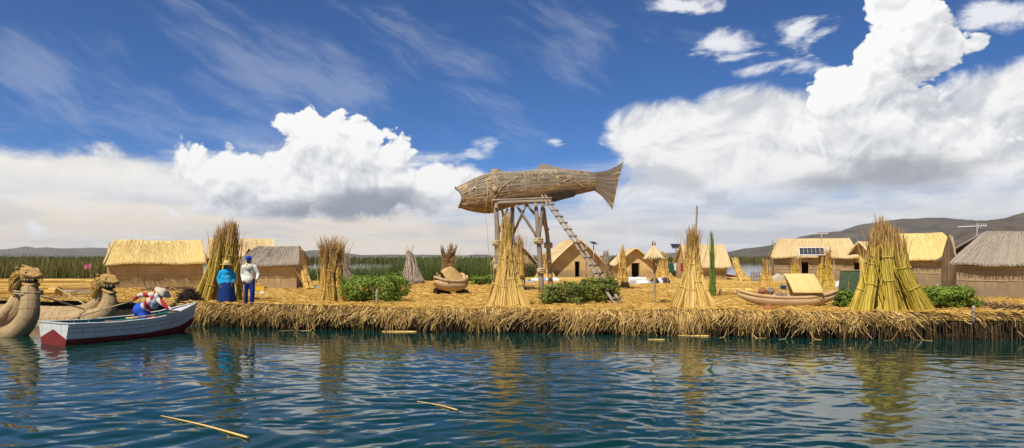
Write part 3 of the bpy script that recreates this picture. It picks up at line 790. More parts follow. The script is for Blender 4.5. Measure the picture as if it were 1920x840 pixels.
# big green stack on the right, sheaves side by side
def px_stack(label, px, py, rows, mats, n=110, rr=0.012, rb=0.22, wild=0.08, spread=1.0, group='stacks of cut reeds', tipfrac=0.22, ties=(0.3, 0.6), bulge=0.0):
    b = GP(px, py); sh = []
    for (bx, dyb, tx, ty, dyt, k) in rows:
        Yb = b.y + dyb; x = XW(bx, Yb); g = float(gz(x, Yb)) - 0.03
        A = Vector((x, Yb, g)); B = P(tx, ty, b.y + dyt)
        mid = A.lerp(B, 0.52) + Vector(((XW(px, b.y) - x) * (0.13 + bulge), 0, 0.0))
        sh.append(dict(ctrl=[A, mid, B], prof=[(0, rb * k), (0.12, rb * k * 0.86), (0.35, rb * k * 0.74), (0.65, rb * k * 0.64), (0.85, rb * k * 0.55), (1, rb * k * 0.45)]))
    return stack(label, tuple(b), sh, mats, n, rr, group, wild=wild, spread=spread, ties=ties, tipfrac=tipfrac)
px_stack('large green and yellow stack of thick reed sheaves at the right island edge', 1668, 588,
         [(1600, 0.85, 1638, 446, 0.7, 0.95), (1624, 0.25, 1643, 430, 0.4, 1.05), (1650, 0.62, 1651, 416, 0.7, 1.0), (1672, 0.12, 1660, 422, 0.25, 1.1), (1700, 0.55, 1672, 428, 0.6, 1.0), (1722, 0.22, 1680, 438, 0.35, 1.05),
          (1746, 0.70, 1690, 446, 0.7, 0.95), (1622, 1.2, 1650, 450, 1.0, 0.85), (1672, 1.4, 1662, 430, 1.0, 0.85), (1724, 1.2, 1682, 452, 0.9, 0.85)],
         (M['lime'], M['tip']), n=130, rb=0.185, wild=0.07, ties=(0.30, 0.62))
px_stack('tall green-gold stack leaning to the right behind the woman in blue', 415, 566,
         [(370, 0.25, 410, 438, 0.4, 1.0), (386, -0.25, 417, 432, 0.1, 1.05), (403, 0.1, 427, 424, 0.3, 1.05), (418, -0.3, 436, 421, 0.1, 1.0), (438, 0.0, 441, 428, 0.2, 1.0), (454, 0.3, 440, 450, 0.3, 0.9),
          (384, 0.9, 414, 440, 0.7, 0.95), (412, 1.0, 428, 428, 0.7, 1.0), (436, 0.9, 440, 427, 0.6, 0.95)],
         (M['green'], M['tip']), n=120, rb=0.215, wild=0.06, tipfrac=0.25)
# wispy stack left of the bush
cone_stack('wispy stack of reeds with orange feathery tops left of the round bush', 622, 566, 450, 62, (M['gold'], M['tip']), ns=7, n=110, neck=0.58, neck_w=0.48, topw=0.62, wild=0.16, spread=1.0, rr=0.010)
px_stack('grey weathered sheaves leaning behind the wispy stack', 648, 560, [(655, 0.3, 632, 470, 0.4, 0.9), (668, 0.2, 640, 474, 0.3, 0.9), (661, 0.9, 642, 468, 0.7, 0.9)], (M['grey'], M['grey']), n=80, rb=0.26)
# far small ones
cone_stack('dark brown sheaf cluster with four blunt tops behind the small model boat', 841, 528, 459, 34, (M['brown'], M['brown']), ns=5, n=60, neck=0.6, neck_w=0.5, topw=0.85, rr=0.018, r_b=0.36, wild=0.03, jitter=0.22)
cone_stack('low spread of yellow reeds between the fish platform posts', 1022, 524, 474, 44, (M['pale'], M['gold']), ns=6, n=45, neck=0.55, neck_w=0.22, topw=0.25, rr=0.02)
cone_stack('thin golden sheaf standing beside the central cone', 976, 540, 446, 16, (M['gold'], M['tip']), ns=3, n=60, neck=0.6, neck_w=0.5, topw=0.3, rr=0.016, r_b=0.24)
cone_stack('spindly brown stack with bare sticks near the ladder foot', 1136, 524, 470, 34, (M['brown'], M['grey']), ns=5, n=36, neck=0.55, neck_w=0.25, topw=0.2, rr=0.018, wild=0.03)
cone_stack('slender stack of pale poles left of the small hut doorway', 1167, 540, 464, 26, (M['gold'], M['gold']), ns=4, n=36, neck=0.55, neck_w=0.3, topw=0.25, rr=0.016, wild=0.03)
cone_stack('small tent-shaped stack behind the straw lamp', 1243, 526, 474, 42, (M['gold'], M['tip']), ns=6, n=40, neck=0.6, neck_w=0.25, topw=0.3, rr=0.02)
cone_stack('small yellow cone of reeds beside the channel right of the clay pots', 1437, 536, 487, 26, (M['gold'], M['tip']), ns=5, n=50, neck=0.6, neck_w=0.35, topw=0.3, rr=0.018)
cone_stack('small green-gold cone of reeds under the roof solar panel', 1491, 530, 480, 24, (M['green'], M['tip']), ns=5, n=50, neck=0.6, neck_w=0.35, topw=0.3, rr=0.018)
cone_stack('green-gold stack of reeds with a white pole beside the hut door', 1546, 536, 470, 40, (M['green'], M['tip']), ns=6, n=60, neck=0.55, neck_w=0.4, topw=0.35, rr=0.016,
           pole=(GP(1547, 536) + Vector((0.2, 0, 0.0)), P(1557, 462, GP(1547, 536).y), 0.035))
# narrow fresh green sheaf, upright
bb = GP(1336, 557)
stack('slim bright green bundle of fresh reeds standing upright beside the poled cone', tuple(bb), [dict(ctrl=[bb, bb + Vector((0.0, 0.0, 1.0)), P(1335, 443, bb.y)], prof=[(0, 0.15), (0.3, 0.13), (1, 0.05)])],
      (M['green_skin'], M['green_skin']), n=130, wild=0.02, group='stacks of cut reeds', ties=(0.2, 0.4, 0.6, 0.8))

# ---- little open tent of reeds with crossed poles
def tent():
    b = GP(768, 532); s_ = b.y / FPX
    t = thing('reed_tent', 'small open tent of pale reeds with crossed poles among the green reeds', 'tent', tuple(b))
    apex = P(768, 480, b.y) - b
    for (x, y, ex, ey) in ((-24, 0.6, 0, 0), (28, 0.5, 0, 0), (16, -1.0, 0, 0), (-18, -0.9, 0, 0)):
        mb = MB(); p0 = Vector((x * s_, y, -0.05)); d = apex - p0
        loft(mb, [p0, p0 + d * 0.6, p0 + d * (1.36 if x in (16, -24) else 1.15)], [0.035, 0.03, 0.02], 6); mb.build('pole', M['wood_g'], t, smooth=True)
    mb = MB(); n = 420
    a = rs.uniform(-1.9, 0.75, n)
    base = np.stack([np.cos(a) * 27 * s_, np.sin(a) * 1.0, np.full(n, 0.0) + rs.uniform(-0.02, 0.25, n)], -1)
    tt = np.linspace(0, 1, 5)[None, :, None]
    ap = np.array(apex)[None] + rs.normal(0, 0.10, (n, 3)) + np.array([[0, 0, 0.1]])
    Pts = base[:, None] * (1 - tt) + ap[:, None] * tt + rs.normal(0, 0.02, (n, 5, 3))
    strands(mb, Pts, np.full((n, 5), 0.022), 3)
    th = np.linspace(-1.9, 0.75, 14)
    V = [tuple(np.array(apex) * 0.97)] + [(math.cos(x) * 26 * s_, math.sin(x) * 0.95, 0.0) for x in th]
    mb.add(np.array(V), [(0, i + 1, i + 2) for i in range(13)], 0.3)
    mb.build('cover', M['grey'], t)
tent()

# ---- long rolls and small logs of bundled reeds
def roll(label, p0, p1, r, mat=None, sag=0.0, taper=1.0, n=160, ties=4, group='rolls of bundled reeds', name='reed_roll', rr=0.012):
    mat = mat or M['pale']
    c = (Vector(p0) + Vector(p1)) / 2; t = thing(name, label, 'reed roll', tuple(Vector((c.x, c.y, min(p0[2], p1[2]) - r))), 0, group)
    lo = Vector(t.location)
    A, B = Vector(p0) - lo, Vector(p1) - lo
    pts = [A, A.lerp(B, 0.5) + Vector((0, 0, -sag)), B]
    prof = [(0, r * taper * 0.8), (0.06, r * taper), (0.5, r), (0.94, r), (1, r * 0.85)]
    path = smooth_path(pts, 15); T, S, U = frame_of(path); tt = np.linspace(0, 1, 15)
    mb = MB(); loft(mb, path, lerp_prof(prof, tt) * 0.96, 16, rnd=0.55)
    ph = rs.uniform(0, 2 * np.pi, n); m = 8
    q0 = rs.uniform(0, 0.7, n); q1 = q0 + rs.uniform(0.25, 0.5, n)
    q = np.clip(q0[:, None] + (q1 - q0)[:, None] * np.linspace(0, 1, m)[None], 0, 1)
    f = q * 14; i = np.minimum(f.astype(int), 13); f = (f - i)[..., None]
    g = lambda a: a[i] * (1 - f) + a[i + 1] * f
    rad = lerp_prof(prof, q)[..., None] * 0.99
    Pts = g(path) + rad * (np.cos(ph)[:, None, None] * g(S) + np.sin(ph)[:, None, None] * g(U))
    strands(mb, Pts, np.full((n, m), rr), 3)
    mb.build('bundle', mat, t)
    for k in range(ties):
        tb = MB(); i = int(round((k + 0.7) / (ties + 0.4) * 14)); ring(tb, path[i], T[i], float(lerp_prof(prof, tt[i])) + 0.008, 0.014, 5, 16)
        tb.build('tie', M['rope'], t, smooth=True)
    return t
def roll_px(label, a, b, Y0, Y1, r, **k):
    x0, x1 = XW(a[0], Y0), XW(b[0], Y1)
    return roll(label, (x0, Y0, P(a[0], a[1], Y0).z), (x1, Y1, P(b[0], b[1], Y1).z), r, **k)

# ================================================================== reed huts
def hut(label, loc, rotz, L, D, hw, hr, roof='y', wall='o', oh=0.30, ohx=0.22, inset=(0.0, 0.0), doors=(), front_door=None, bulge=0.86, wavy=0.08, lean=None, tie_rows=(0.45, 0.8), nstr=900, open_end=None, rr=0.016):
    """local x runs along the ridge, y = 0 is the front wall, the ridge is at y = D/2. doors: ('+x'|'-x', y centre, width, height)"""
    t = thing('reed_hut', label, 'hut', loc, rotz, 'reed huts')
    hy = D / 2 + oh; ez = hw - 0.18
    def prof(y):   # roof height over depth y (0..D)
        q = np.clip(np.abs(np.asarray(y, float) - D / 2) / hy, 0, 1)
        return ez + (hr - ez) * (1 - q ** (1 / bulge))
    # roof shell
    nu, nv = 40, 21
    u = np.linspace(-1, 1, nu); v = np.linspace(-hy, hy, nv)
    Uu, Vv = np.meshgrid(u, v)
    k = 1 - np.abs(Vv) / hy
    xl = -(L / 2 + ohx) + inset[0] * k; xr = (L / 2 + ohx) - inset[1] * k
    X = xl + (xr - xl) * (Uu + 1) / 2
    Yy = D / 2 + Vv
    sx, sy_ = loc[0] * 1.7, loc[1] * 2.3
    Z = prof(Yy) + wavy * fbm(X * 0.8 + sx, Vv * 0.7 + sy_, 3, 5) * (0.5 + 0.8 * (1 - k)) - 0.03 * np.cos(Uu * np.pi * 0.5) * k
    Yy = Yy + np.sign(Vv) * wavy * 0.8 * fbm(X * 1.1 + sx, 0 * X + 3, 3, 9) * (1 - k)
    top = np.stack([X, Yy, Z], -1); bot = top - np.array([0, 0, 0.11])
    mb = MB(); j = np.arange(nv - 1)[:, None] * nu; i = np.arange(nu - 1)[None]
    Q = np.stack([j + i, j + i + 1, j + nu + i + 1, j + nu + i], -1).reshape(-1, 4)
    uv = np.stack([X, np.abs(Vv) * 1.4], -1).reshape(-1, 2)
    mb.add(top.reshape(-1, 3), Q, 0.5, uv=uv); mb.add(bot.reshape(-1, 3), Q[:, ::-1], 0.5, uv=uv)
    n1 = nu * nv; e = []
    for a in range(nu - 1): e += [(a, n1 + a, n1 + a + 1, a + 1), ((nv - 1) * nu + a + 1, n1 + (nv - 1) * nu + a + 1, n1 + (nv - 1) * nu + a, (nv - 1) * nu + a)]
    for a in range(nv - 1): e += [((a + 1) * nu, n1 + (a + 1) * nu, n1 + a * nu, a * nu), (a * nu + nu - 1, n1 + a * nu + nu - 1, n1 + (a + 1) * nu + nu - 1, (a + 1) * nu + nu - 1)]
    mb.F.append((np.asarray(e), 0))
    ro = mb.build('roof', M['roof_' + roof], t, smooth=False)
    for p in ro.data.polygons: p.use_smooth = len(p.vertices) == 4 and abs(p.normal.z) > 0.2
    # laid reeds on the slope, ends ragged at the eaves
    mb = MB(); n = nstr; m = 5
    side = np.where(rs.rand(n) < 0.75, -1, 1); a0 = rs.uniform(0.0, 0.85, n) ; a0[rs.rand(n) < 0.35] = 0.68; a1 = np.minimum(a0 + rs.uniform(0.3, 0.5, n), rs.uniform(0.97, 1.07, n))
    q = a0[:, None] + (a1 - a0)[:, None] * np.linspace(0, 1, m)[None]
    uu = rs.uniform(-1, 1, n); un = uu[:, None] + rs.normal(0, 0.006, (n, m))
    kk = 1 - np.minimum(q, 1)
    x0 = -(L / 2 + ohx) + inset[0] * kk; x1 = (L / 2 + ohx) - inset[1] * kk
    xx = x0 + (x1 - x0) * (un + 1) / 2; vv = side[:, None] * q * hy
    zz = prof(D / 2 + np.clip(vv, -hy, hy)) + wavy * fbm(xx * 0.8 + sx, vv * 0.7 + sy_, 3, 5) * (0.5 + 0.8 * (1 - kk)) - np.maximum(q - 1, 0) * hy * 0.9
    yy = D / 2 + vv + np.sign(vv) * wavy * 0.8 * fbm(xx * 1.1 + sx, 0 * xx + 3, 3, 9) * (1 - kk)
    strands(mb, np.stack([xx, yy, zz + 0.006], -1), np.full((n, m), rr * 0.5), 3)
    mb.build('thatch', M['roofs_' + roof], ro, kind='stuff')
    # walls: upright reed mats, with openings
    wm = M['wall_' + wall]
    def strips(name, fx, length, topf, holes, origin, dirv, nrm):
        mb = MB(); cuts = sorted(set([0, length] + [h for a, b, _ in holes for h in (a, b)] + list(np.arange(0.35, length, 0.35))))
        cuts = [c for i, c in enumerate(cuts) if i == 0 or c - cuts[i - 1] > 0.03]
        for a, b in zip(cuts[:-1], cuts[1:]):
            mid = (a + b) / 2; lo = -0.08
            for (h0, h1, hh) in holes:
                if h0 - 0.01 < mid < h1 + 0.01: lo = hh
            za, zb = topf(a), topf(b)
            if min(za, zb) - lo < 0.05: continue
            d = rs.uniform(-0.012, 0.012); o_ = Vector(origin) + Vector(nrm) * d
            pa, pb = o_ + Vector(dirv) * a, o_ + Vector(dirv) * b; th = Vector(nrm) * 0.06
            V = [pa + Vector((0, 0, lo)), pb + Vector((0, 0, lo)), pb + Vector((0, 0, zb)), pa + Vector((0, 0, za))]
            V = V + [q_ - th for q_ in V]
            uvs = [(a, lo), (b, lo), (b, zb), (a, za)] * 2
            mb.add(np.array([tuple(q_) for q_ in V]), [(0, 1, 2, 3), (5, 4, 7, 6), (1, 5, 6, 2), (4, 0, 3, 7), (3, 2, 6, 7), (4, 5, 1, 0)], 0.5, uv=uvs)
        return mb.build(name, wm, t)
    fh = [(front_door[0] - front_door[1] / 2 + L / 2, front_door[0] + front_door[1] / 2 + L / 2, front_door[2])] if front_door else []
    topf = lambda a: float(prof(0.03)) - 0.10
    fw = strips('wall', None, L, topf, fh, (-L / 2, 0, 0), (1, 0, 0), (0, -1, 0))
    for hz in tie_rows:
        tb = MB(); segs = [(-L / 2, L / 2)] if not fh else [(-L / 2, fh[0][0] - L / 2), (fh[0][1] - L / 2, L / 2)]
        for a, b in segs: loft(tb, [(a, -0.022, hz * hw), ((a + b) / 2, -0.022, hz * hw - 0.02), (b, -0.022, hz * hw)], [0.012] * 3, 5)
        tb.build('wall_tie', M['rope'], fw)
    strips('wall', None, L, topf, [], (L / 2, D, 0), (-1, 0, 0), (0, 1, 0))
    for s_, org, dv, nr in (('+x', (L / 2, 0, 0), (0, 1, 0), (1, 0, 0)), ('-x', (-L / 2, D, 0), (0, -1, 0), (-1, 0, 0))):
        hs = []
        for (ds, yc, w_, h_) in doors:
            if ds == s_:
                c = yc if s_ == '+x' else D - yc
                hs.append((c - w_ / 2, c + w_ / 2, h_))
        g = strips('gable_wall', None, D, (lambda a: float(prof(a)) - 0.12) if s_ == '+x' else (lambda a: float(prof(D - a)) - 0.12), hs, org, dv, nr)
        for (ds, yc, w_, h_) in doors:
            if ds == s_:
                fb = MB(); X_ = (L / 2 + 0.02) if s_ == '+x' else -(L / 2 + 0.02)
                for yq in (yc - w_ / 2, yc + w_ / 2): loft(fb, [(X_, yq, -0.05), (X_, yq, h_)], [0.03, 0.03], 6)
                loft(fb, [(X_, yc - w_ / 2 - 0.05, h_), (X_, yc + w_ / 2 + 0.05, h_)], [0.03, 0.03], 6)
                fb.build('door_frame', M['wood_t'], g)
    if front_door:
        fb = MB(); a, w_, h_ = front_door
        for q_ in (a - w_ / 2, a + w_ / 2): loft(fb, [(q_, -0.03, -0.05), (q_, -0.03, h_)], [0.03, 0.03], 6)
        fb.build('door_frame', M['wood_t'], fw)
    # rolled edge of the roof mat along the gable ends
    for s_ in (-1, 1):
        eb = MB(); yv = np.linspace(-hy, hy, 15); kv = 1 - np.abs(yv) / hy
        xe = np.where(s_ < 0, -(L / 2 + ohx) + inset[0] * kv, (L / 2 + ohx) - inset[1] * kv)
        loft(eb, np.stack([xe, D / 2 + yv, prof(D / 2 + yv) - 0.05], -1), [(0.05, 0.07)] * 15, 8)
        eb.build('roof_edge', M['roofs_' + roof], ro, smooth=True)
    return t

def long_hut(label, pl, pr, py, py_eave, py_ridge, turn=1.0, D=3.0, ridge_dy=None, rot_extra=0.0, **k):
    pc = (pl + pr) / 2; b = GP(pc, py); Y = b.y; th = math.atan((pc - HX) / FPX)
    rz = -th * turn + rot_extra
    L = (pr - pl) / FPX * Y * (math.cos(th) / max(0.3, math.cos(rz + th))) * math.cos(rz * 0.0)
    if turn == 0: L = (pr - pl) / FPX * Y
    hw = (py - py_eave) / FPX * Y + 0.1; hr = CAMZ - (py_ridge - HY) / FPX * (Y + D / 2) - b.z
    return hut(label, (b.x, b.y, b.z - 0.02), rz, L, D, hw, hr, **k)
def gable_hut(label, pl, pr, py, py_eave, py_ridge, length=3.6, rot_extra=0.0, door=None, **k):
    pc = (pl + pr) / 2; b = GP(pc, py); Y = b.y; th = math.atan((pc - HX) / FPX)
    W = (pr - pl) / FPX * Y * math.cos(th)
    hw = (py - py_eave) / FPX * Y + 0.1; hr = CAMZ - (py_ridge - HY) / FPX * Y - b.z
    # +x end faces the viewer
    rz = -math.pi / 2 - th + rot_extra
    c, s_ = math.cos(rz), math.sin(rz)
    ox, oy = -(c * length / 2 - s_ * W / 2), -(s_ * length / 2 + c * W / 2)
    ds = (('+x', W / 2 + door[0], door[1], door[2]),) if door else ()
    return hut(label, (b.x + ox, b.y + oy, b.z - 0.02), rz, length, W, hw, hr, doors=ds, **k)

long_hut('long hut with bright yellow reed roof behind the rowing boat', 203, 384, 541, 489, 449, D=3.0, roof='y', inset=(0.45, 0.15), ohx=0.12, nstr=1500)
long_hut('pale roofed hut half hidden between the leaning stack and grey hut', 395, 512, 524, 478, 446, turn=1.0, D=3.4, roof='t', inset=(0.0, 0.1))
long_hut('low hut with weathered grey thatch behind the man in white', 451, 556, 543, 492, 460, D=2.7, roof='g', wall='o', turn=0.25, inset=(0.75, 0.35), doors=(('+x', 1.35, 0.6, 1.25),), nstr=1200, ohx=0.18)
gable_hut('hut with steep tan roof just right of the golden cone', 946, 1010, 516, 500, 462, length=4.0, rot_extra=R(22), roof='t', bulge=0.86)
gable_hut('tan hut with narrow dark doorway seen behind the ladder', 1030, 1134, 519, 494, 447, length=4.2, rot_extra=R(14), door=(0.0, 0.42, 1.35), roof='t', bulge=0.86, oh=0.15, ohx=0.55)
gable_hut('small tan hut with arched dark doorway left of the straw lamp', 1156, 1226, 522, 494, 464, length=3.0, rot_extra=R(10), door=(0.0, 0.62, 1.25), roof='t', bulge=0.84, oh=0.15, ohx=0.40)
long_hut('hut with tan roof and leaning reed sheaves behind the poled cone', 1290, 1362, 524, 497, 458, D=3.2, roof='t', turn=1.0, rot_extra=R(18), inset=(0.25, 0.0), ohx=0.3)
long_hut('tan roofed hut carrying a solar panel on its front slope', 1450, 1600, 527, 478, 446, D=3.4, roof='t', wall='g', turn=0.75, inset=(0.7, 0.3), front_door=(-0.55, 0.5, 1.35), nstr=1400)
gable_hut('hut with tan gable roof and dark doorway left of the green stack', 1572, 1662, 528, 506, 452, length=3.0, rot_extra=R(-30), door=(-0.45, 0.55, 1.35), roof='t', bulge=0.84, oh=0.2, ohx=0.45)
long_hut('hut with bright yellow reed roof behind the large green stack', 1664, 1792, 538, 482, 436, D=3.2, roof='y', wall='g', turn=0.85, inset=(0.2, 0.75), nstr=1400)
long_hut('big grey thatched hut at the right edge of the island', 1790, 2040, 560, 488, 432, D=3.4, roof='g', wall='g', turn=0.62, inset=(1.75, 0.85), nstr=2200, oh=0.25, ohx=0.28)

# ================================================================== the fish on its platform
FY = 34.0
def fish():
    c0 = P(1000, 378, FY)
    t = thing('fish_sculpture', 'giant fish woven of grey-brown reeds lying on the wooden platform', 'sculpture', tuple(c0))
    st = [(858, 354, 388), (868, 346, 392), (885, 337, 396), (905, 328.5, 399), (922, 323, 400), (936, 321.5, 394), (960, 324, 386), (985, 321, 382), (1010, 318.5, 379),
          (1040, 318, 373), (1068, 318.5, 367), (1095, 321, 361), (1118, 325, 356), (1128, 326, 353)]
    wid = [0.62, 0.70, 0.78, 0.82, 0.80, 0.76, 0.74, 0.72, 0.70, 0.66, 0.58, 0.46, 0.30, 0.20]
    px = np.array([s_[0] for s_ in st], float); tp = np.array([s_[1] for s_ in st]); bt = np.array([s_[2] for s_ in st])
    q = np.linspace(0, 1, 60); xs = px[0] + (px[-1] - px[0]) * q
    s_ = FY / FPX
    cx = (xs - 1000) * s_; cz = (378 - (np.interp(xs, px, tp) + np.interp(xs, px, bt)) / 2) * s_
    hh = (np.interp(xs, px, bt) - np.interp(xs, px, tp)) / 2 * s_; ww = np.interp(xs, px, wid) * hh * 1.05
    ker = np.ones(5) / 5
    sm = lambda a: np.convolve(np.pad(a, 2, mode='edge'), ker, 'valid')
    cz, hh, ww = sm(cz), sm(hh), sm(ww)
    k = 40; an = np.arange(k) / k * 2 * np.pi
    def surf(u, a, off=0.0):
        f = np.clip(u, 0, 1) * 59; i = np.minimum(f.astype(int), 58); f = f - i
        g = lambda v: v[i] * (1 - f) + v[i + 1] * f
        x = g(cx); h = g(hh) + off; w = g(ww) + off
        sh = np.exp(-u / 0.045)                                   # jaws reach forward of the mouth corner
        sn = np.sin(a)
        x = x - sh * (np.where(sn > 0, 0.40, 0.20) * np.abs(sn) ** 1.6 - 0.26)
        return np.stack([x, -w * np.cos(a), g(cz) + h * sn], -1)
    Uu, Aa = np.meshgrid(q, an, indexing='ij')
    V = surf(Uu, Aa); V += 0.018 * np.random.RandomState(5).normal(size=V.shape) * np.array([0.2, 1, 1])
    mb = MB(); j = np.arange(59)[:, None] * k; c = np.arange(k)[None]; c2 = (c + 1) % k
    Q = np.stack([j + c, j + k + c, j + k + c2, j + c2], -1).reshape(-1, 4)
    uv = np.stack([Aa * 0.7, Uu * 8], -1).reshape(-1, 2)
    mb.add(V.reshape(-1, 3), Q, 0.4, uv=uv)
    body = mb.build('body', M['fish'], t, smooth=True)
    ib = MB(); ib.add(surf(Uu[:22], Aa[:22], -0.07).reshape(-1, 3), Q[:21 * k][:, ::-1], 0.2)
    ib.build('mouth_lining', M['dark'], t, smooth=True)
    # long reeds laid along the skin
    n = 1500; u0 = rs.uniform(0.0, 0.85, n); ln = rs.uniform(0.10, 0.34, n); m = 8
    uu = np.clip(u0[:, None] + ln[:, None] * np.linspace(0, 1, m)[None], 0.004, 0.99)
    aa = rs.uniform(0, 2 * np.pi, n)[:, None] + rs.normal(0, 0.05, (n, 1)) * np.linspace(0, 1, m)[None]
    Pn = surf(uu, aa, 0.012)
    up = np.sin(aa[:, 0]) + rs.normal(0, 0.25, n)
    mb = MB(); g = up > -0.05
    strands(mb, Pn[g], np.full((g.sum(), m), 0.014), 3, mi=0); strands(mb, Pn[~g], np.full(((~g).sum(), m), 0.014), 3, mi=1)
    mb.build('skin_reeds', [M['grey'], M['fishbelly']], body, kind='stuff')
    # cords round the body
    for u in (0.14, 0.245, 0.27, 0.36, 0.46, 0.57, 0.68, 0.79, 0.90):
        a = np.linspace(0, 2 * np.pi, 33); tb = MB(); uu = np.full(33, u) + 0.012 * np.sin(a * 2 + u * 30)
        loft(tb, surf(uu, a, 0.02), [0.013] * 33, 5, caps=False); tb.build('cord', M['rope'], body, smooth=True)
    for (ua, aa0, ub, ab) in ((0.25, 0.9, 0.31, 0.1), (0.31, 0.1, 0.25, -0.45), (0.25, 0.9, 0.22, 0.1), (0.22, 0.1, 0.25, -0.45), (0.31, 0.1, 0.42, 0.7), (0.60, 1.0, 0.72, 0.0), (0.72, 0.0, 0.80, 0.35), (0.80, 0.1, 0.87, -0.5), (0.255, -0.4, 0.27, -1.5)):
        w = np.linspace(0, 1, 14); tb = MB(); loft(tb, surf(ua + (ub - ua) * w, aa0 + (ab - aa0) * w, 0.035), [0.024] * 14, 5)
        tb.build('cord', M['rope'], body, smooth=True)
    kb = MB(); ellipsoid(kb, surf(np.array([0.262]), np.array([0.05]), 0.05)[0], (0.13, 0.08, 0.15)); kb.build('knot', M['rope'], body, smooth=True)
    # lips, gill line
    lb = MB(); a = np.linspace(0, 2 * np.pi, 41); loft(lb, surf(np.full(41, 0.002), a, 0.0), [0.05] * 41, 7, caps=False); lb.build('lip', M['grey'], body, smooth=True)
    gb = MB(); w = np.linspace(-1.1, 0.75, 16); loft(gb, surf(0.185 + 0.028 * np.cos(w * 1.3), w, 0.02), [0.035] * 16, 6); gb.build('gill_line', M['fishbelly'], body, smooth=True)
    gb = MB(); w = np.linspace(-1.45, -0.4, 12); loft(gb, surf(0.245 + 0 * w, w, 0.03), [0.05] * 12, 6); gb.build('gill_line', M['fishbelly'], body, smooth=True)
    # eye
    ep = surf(np.array([0.118]), np.array([0.30]), 0.02)[0]
    eb = MB(); ellipsoid(eb, ep, (0.09, 0.06, 0.095)); e = eb.build('eye', M['white'], body, smooth=True)
    pb = MB(); ellipsoid(pb, ep + np.array([-0.005, -0.06, 0.0]), (0.05, 0.03, 0.055)); pb.build('pupil', M['hair'], e, smooth=True)
    # fins and the notch behind the head
    def fin(name, prof_px, thick, mat, y=0.0):
        fb = MB(); pts = [((x - 1000) * s_, (378 - z) * s_) for x, z in prof_px]; nn = len(pts)
        V = [(x, y - thick, z) for x, z in pts] + [(x, y + thick, z) for x, z in pts]
        F = [tuple(range(nn)), tuple(range(2 * nn - 1, nn - 1, -1))] + [(i, i + nn, (i + 1) % nn + nn, (i + 1) % nn) for i in range(nn)]
        fb.add(np.array(V), F, 0.5); return fb.build(name, mat, t)
    fin('dorsal_fin', [(1006, 322), (1010, 312), (1017, 306.5), (1024, 308), (1036, 312.5), (1052, 315.5), (1068, 320), (1060, 330), (1010, 330)], 0.10, M['grey'])
    fin('belly_opening_shade', [(1030, 371), (1042, 365), (1062, 362), (1075, 361), (1078, 367), (1062, 371), (1040, 377)], 0.62, M['dark'])  # solid dark panel painting the shade of a hollow under the belly
    nb = MB(); lathe(nb, [(0.22, -0.12), (0.24, 0.10), (0.16, 0.13), (0.13, -0.05)], 12, tuple(surf(np.array([0.262]), np.array([1.57]))[0]), wob=0.08); nb.build('back_notch', M['brown'], body, smooth=True)
    # tail fan of splayed reeds
    nr = 15; root = np.array([[1112, 1], [1112, 1]])
    f = np.linspace(0, 1, nr)
    rx = 1116 + 0 * f; rz = 324 + (357 - 324) * f
    ex = np.interp(f, [0, 0.25, 0.55, 0.8, 1], [1169, 1163, 1156.5, 1152, 1148]); ez = np.interp(f, [0, 0.25, 0.55, 0.8, 1], [303, 325, 352, 374, 393])
    tb = MB(); ms = 7; w = np.linspace(0, 1, ms)
    cv = np.array([0, 0.0, 0, 0, 0, 0, 0])
    def tail(fi, wi):
        x = np.interp(fi, f, rx) * (1 - wi) + np.interp(fi, f, ex) * wi
        bow = np.abs(fi - 0.5) * 2
        z = np.interp(fi, f, rz) * (1 - wi) + np.interp(fi, f, ez) * wi + (fi - 0.5) * -10 * np.sin(wi * np.pi)
        return np.stack([(x - 1000) * s_, 0 * x, (378 - z) * s_], -1)
    Fi, Wi = np.meshgrid(f, w, indexing='ij')
    Vt = tail(Fi, Wi); th = 0.16 * (1 - Wi) + 0.05
    A = Vt.copy(); A[..., 1] -= th; B = Vt.copy(); B[..., 1] += th
    j = np.arange(nr - 1)[:, None] * ms; i = np.arange(ms - 1)[None]
    Qt = np.stack([j + i, j + i + 1, j + ms + i + 1, j + ms + i], -1).reshape(-1, 4)
    tb.add(A.reshape(-1, 3), Qt[:, ::-1], 0.5); tb.add(B.reshape(-1, 3), Qt, 0.5)
    nn = nr * ms; E = [(a * ms + ms - 1, (a + 1) * ms + ms - 1, nn + (a + 1) * ms + ms - 1, nn + a * ms + ms - 1) for a in range(nr - 1)]
    E += [(a, nn + a, nn + a + 1, a + 1) for a in range(ms - 1)] + [((nr - 1) * ms + a + 1, nn + (nr - 1) * ms + a + 1, nn + (nr - 1) * ms + a, (nr - 1) * ms + a) for a in range(ms - 1)]
    tb.F.append((np.asarray(E), 0))
    tl = tb.build('tail_fin', M['fish'], t)
    tb = MB(); n = 420; fi = rs.rand(n)[:, None] + rs.normal(0, 0.01, (n, 1)); wi = np.linspace(0, 1, 6)[None] * rs.uniform(0.6, 1.03, (n, 1))
    Pt = tail(np.clip(fi, 0, 1) + 0 * wi, wi); sd = np.where(rs.rand(n) < 0.75, -1, 1)[:, None]; Pt[..., 1] = sd * (0.16 * (1 - np.clip(wi, 0, 1)) + 0.055)
    strands(tb, Pt, np.full((n, 6), 0.013), 3); tb.build('tail_reeds', M['grey'], tl, kind='stuff')
M['fish'] = thatch('fish_reed_skin', [(0.24, 0.165, 0.085), (0.39, 0.28, 0.155), (0.52, 0.395, 0.235)], su=26, sv=1.2, patch=0.4)
M['fishbelly'] = reed('fish_belly_reeds', [(0.22, 0.125, 0.045), (0.34, 0.20, 0.075), (0.43, 0.27, 0.11), (0.50, 0.34, 0.16)])
fish()

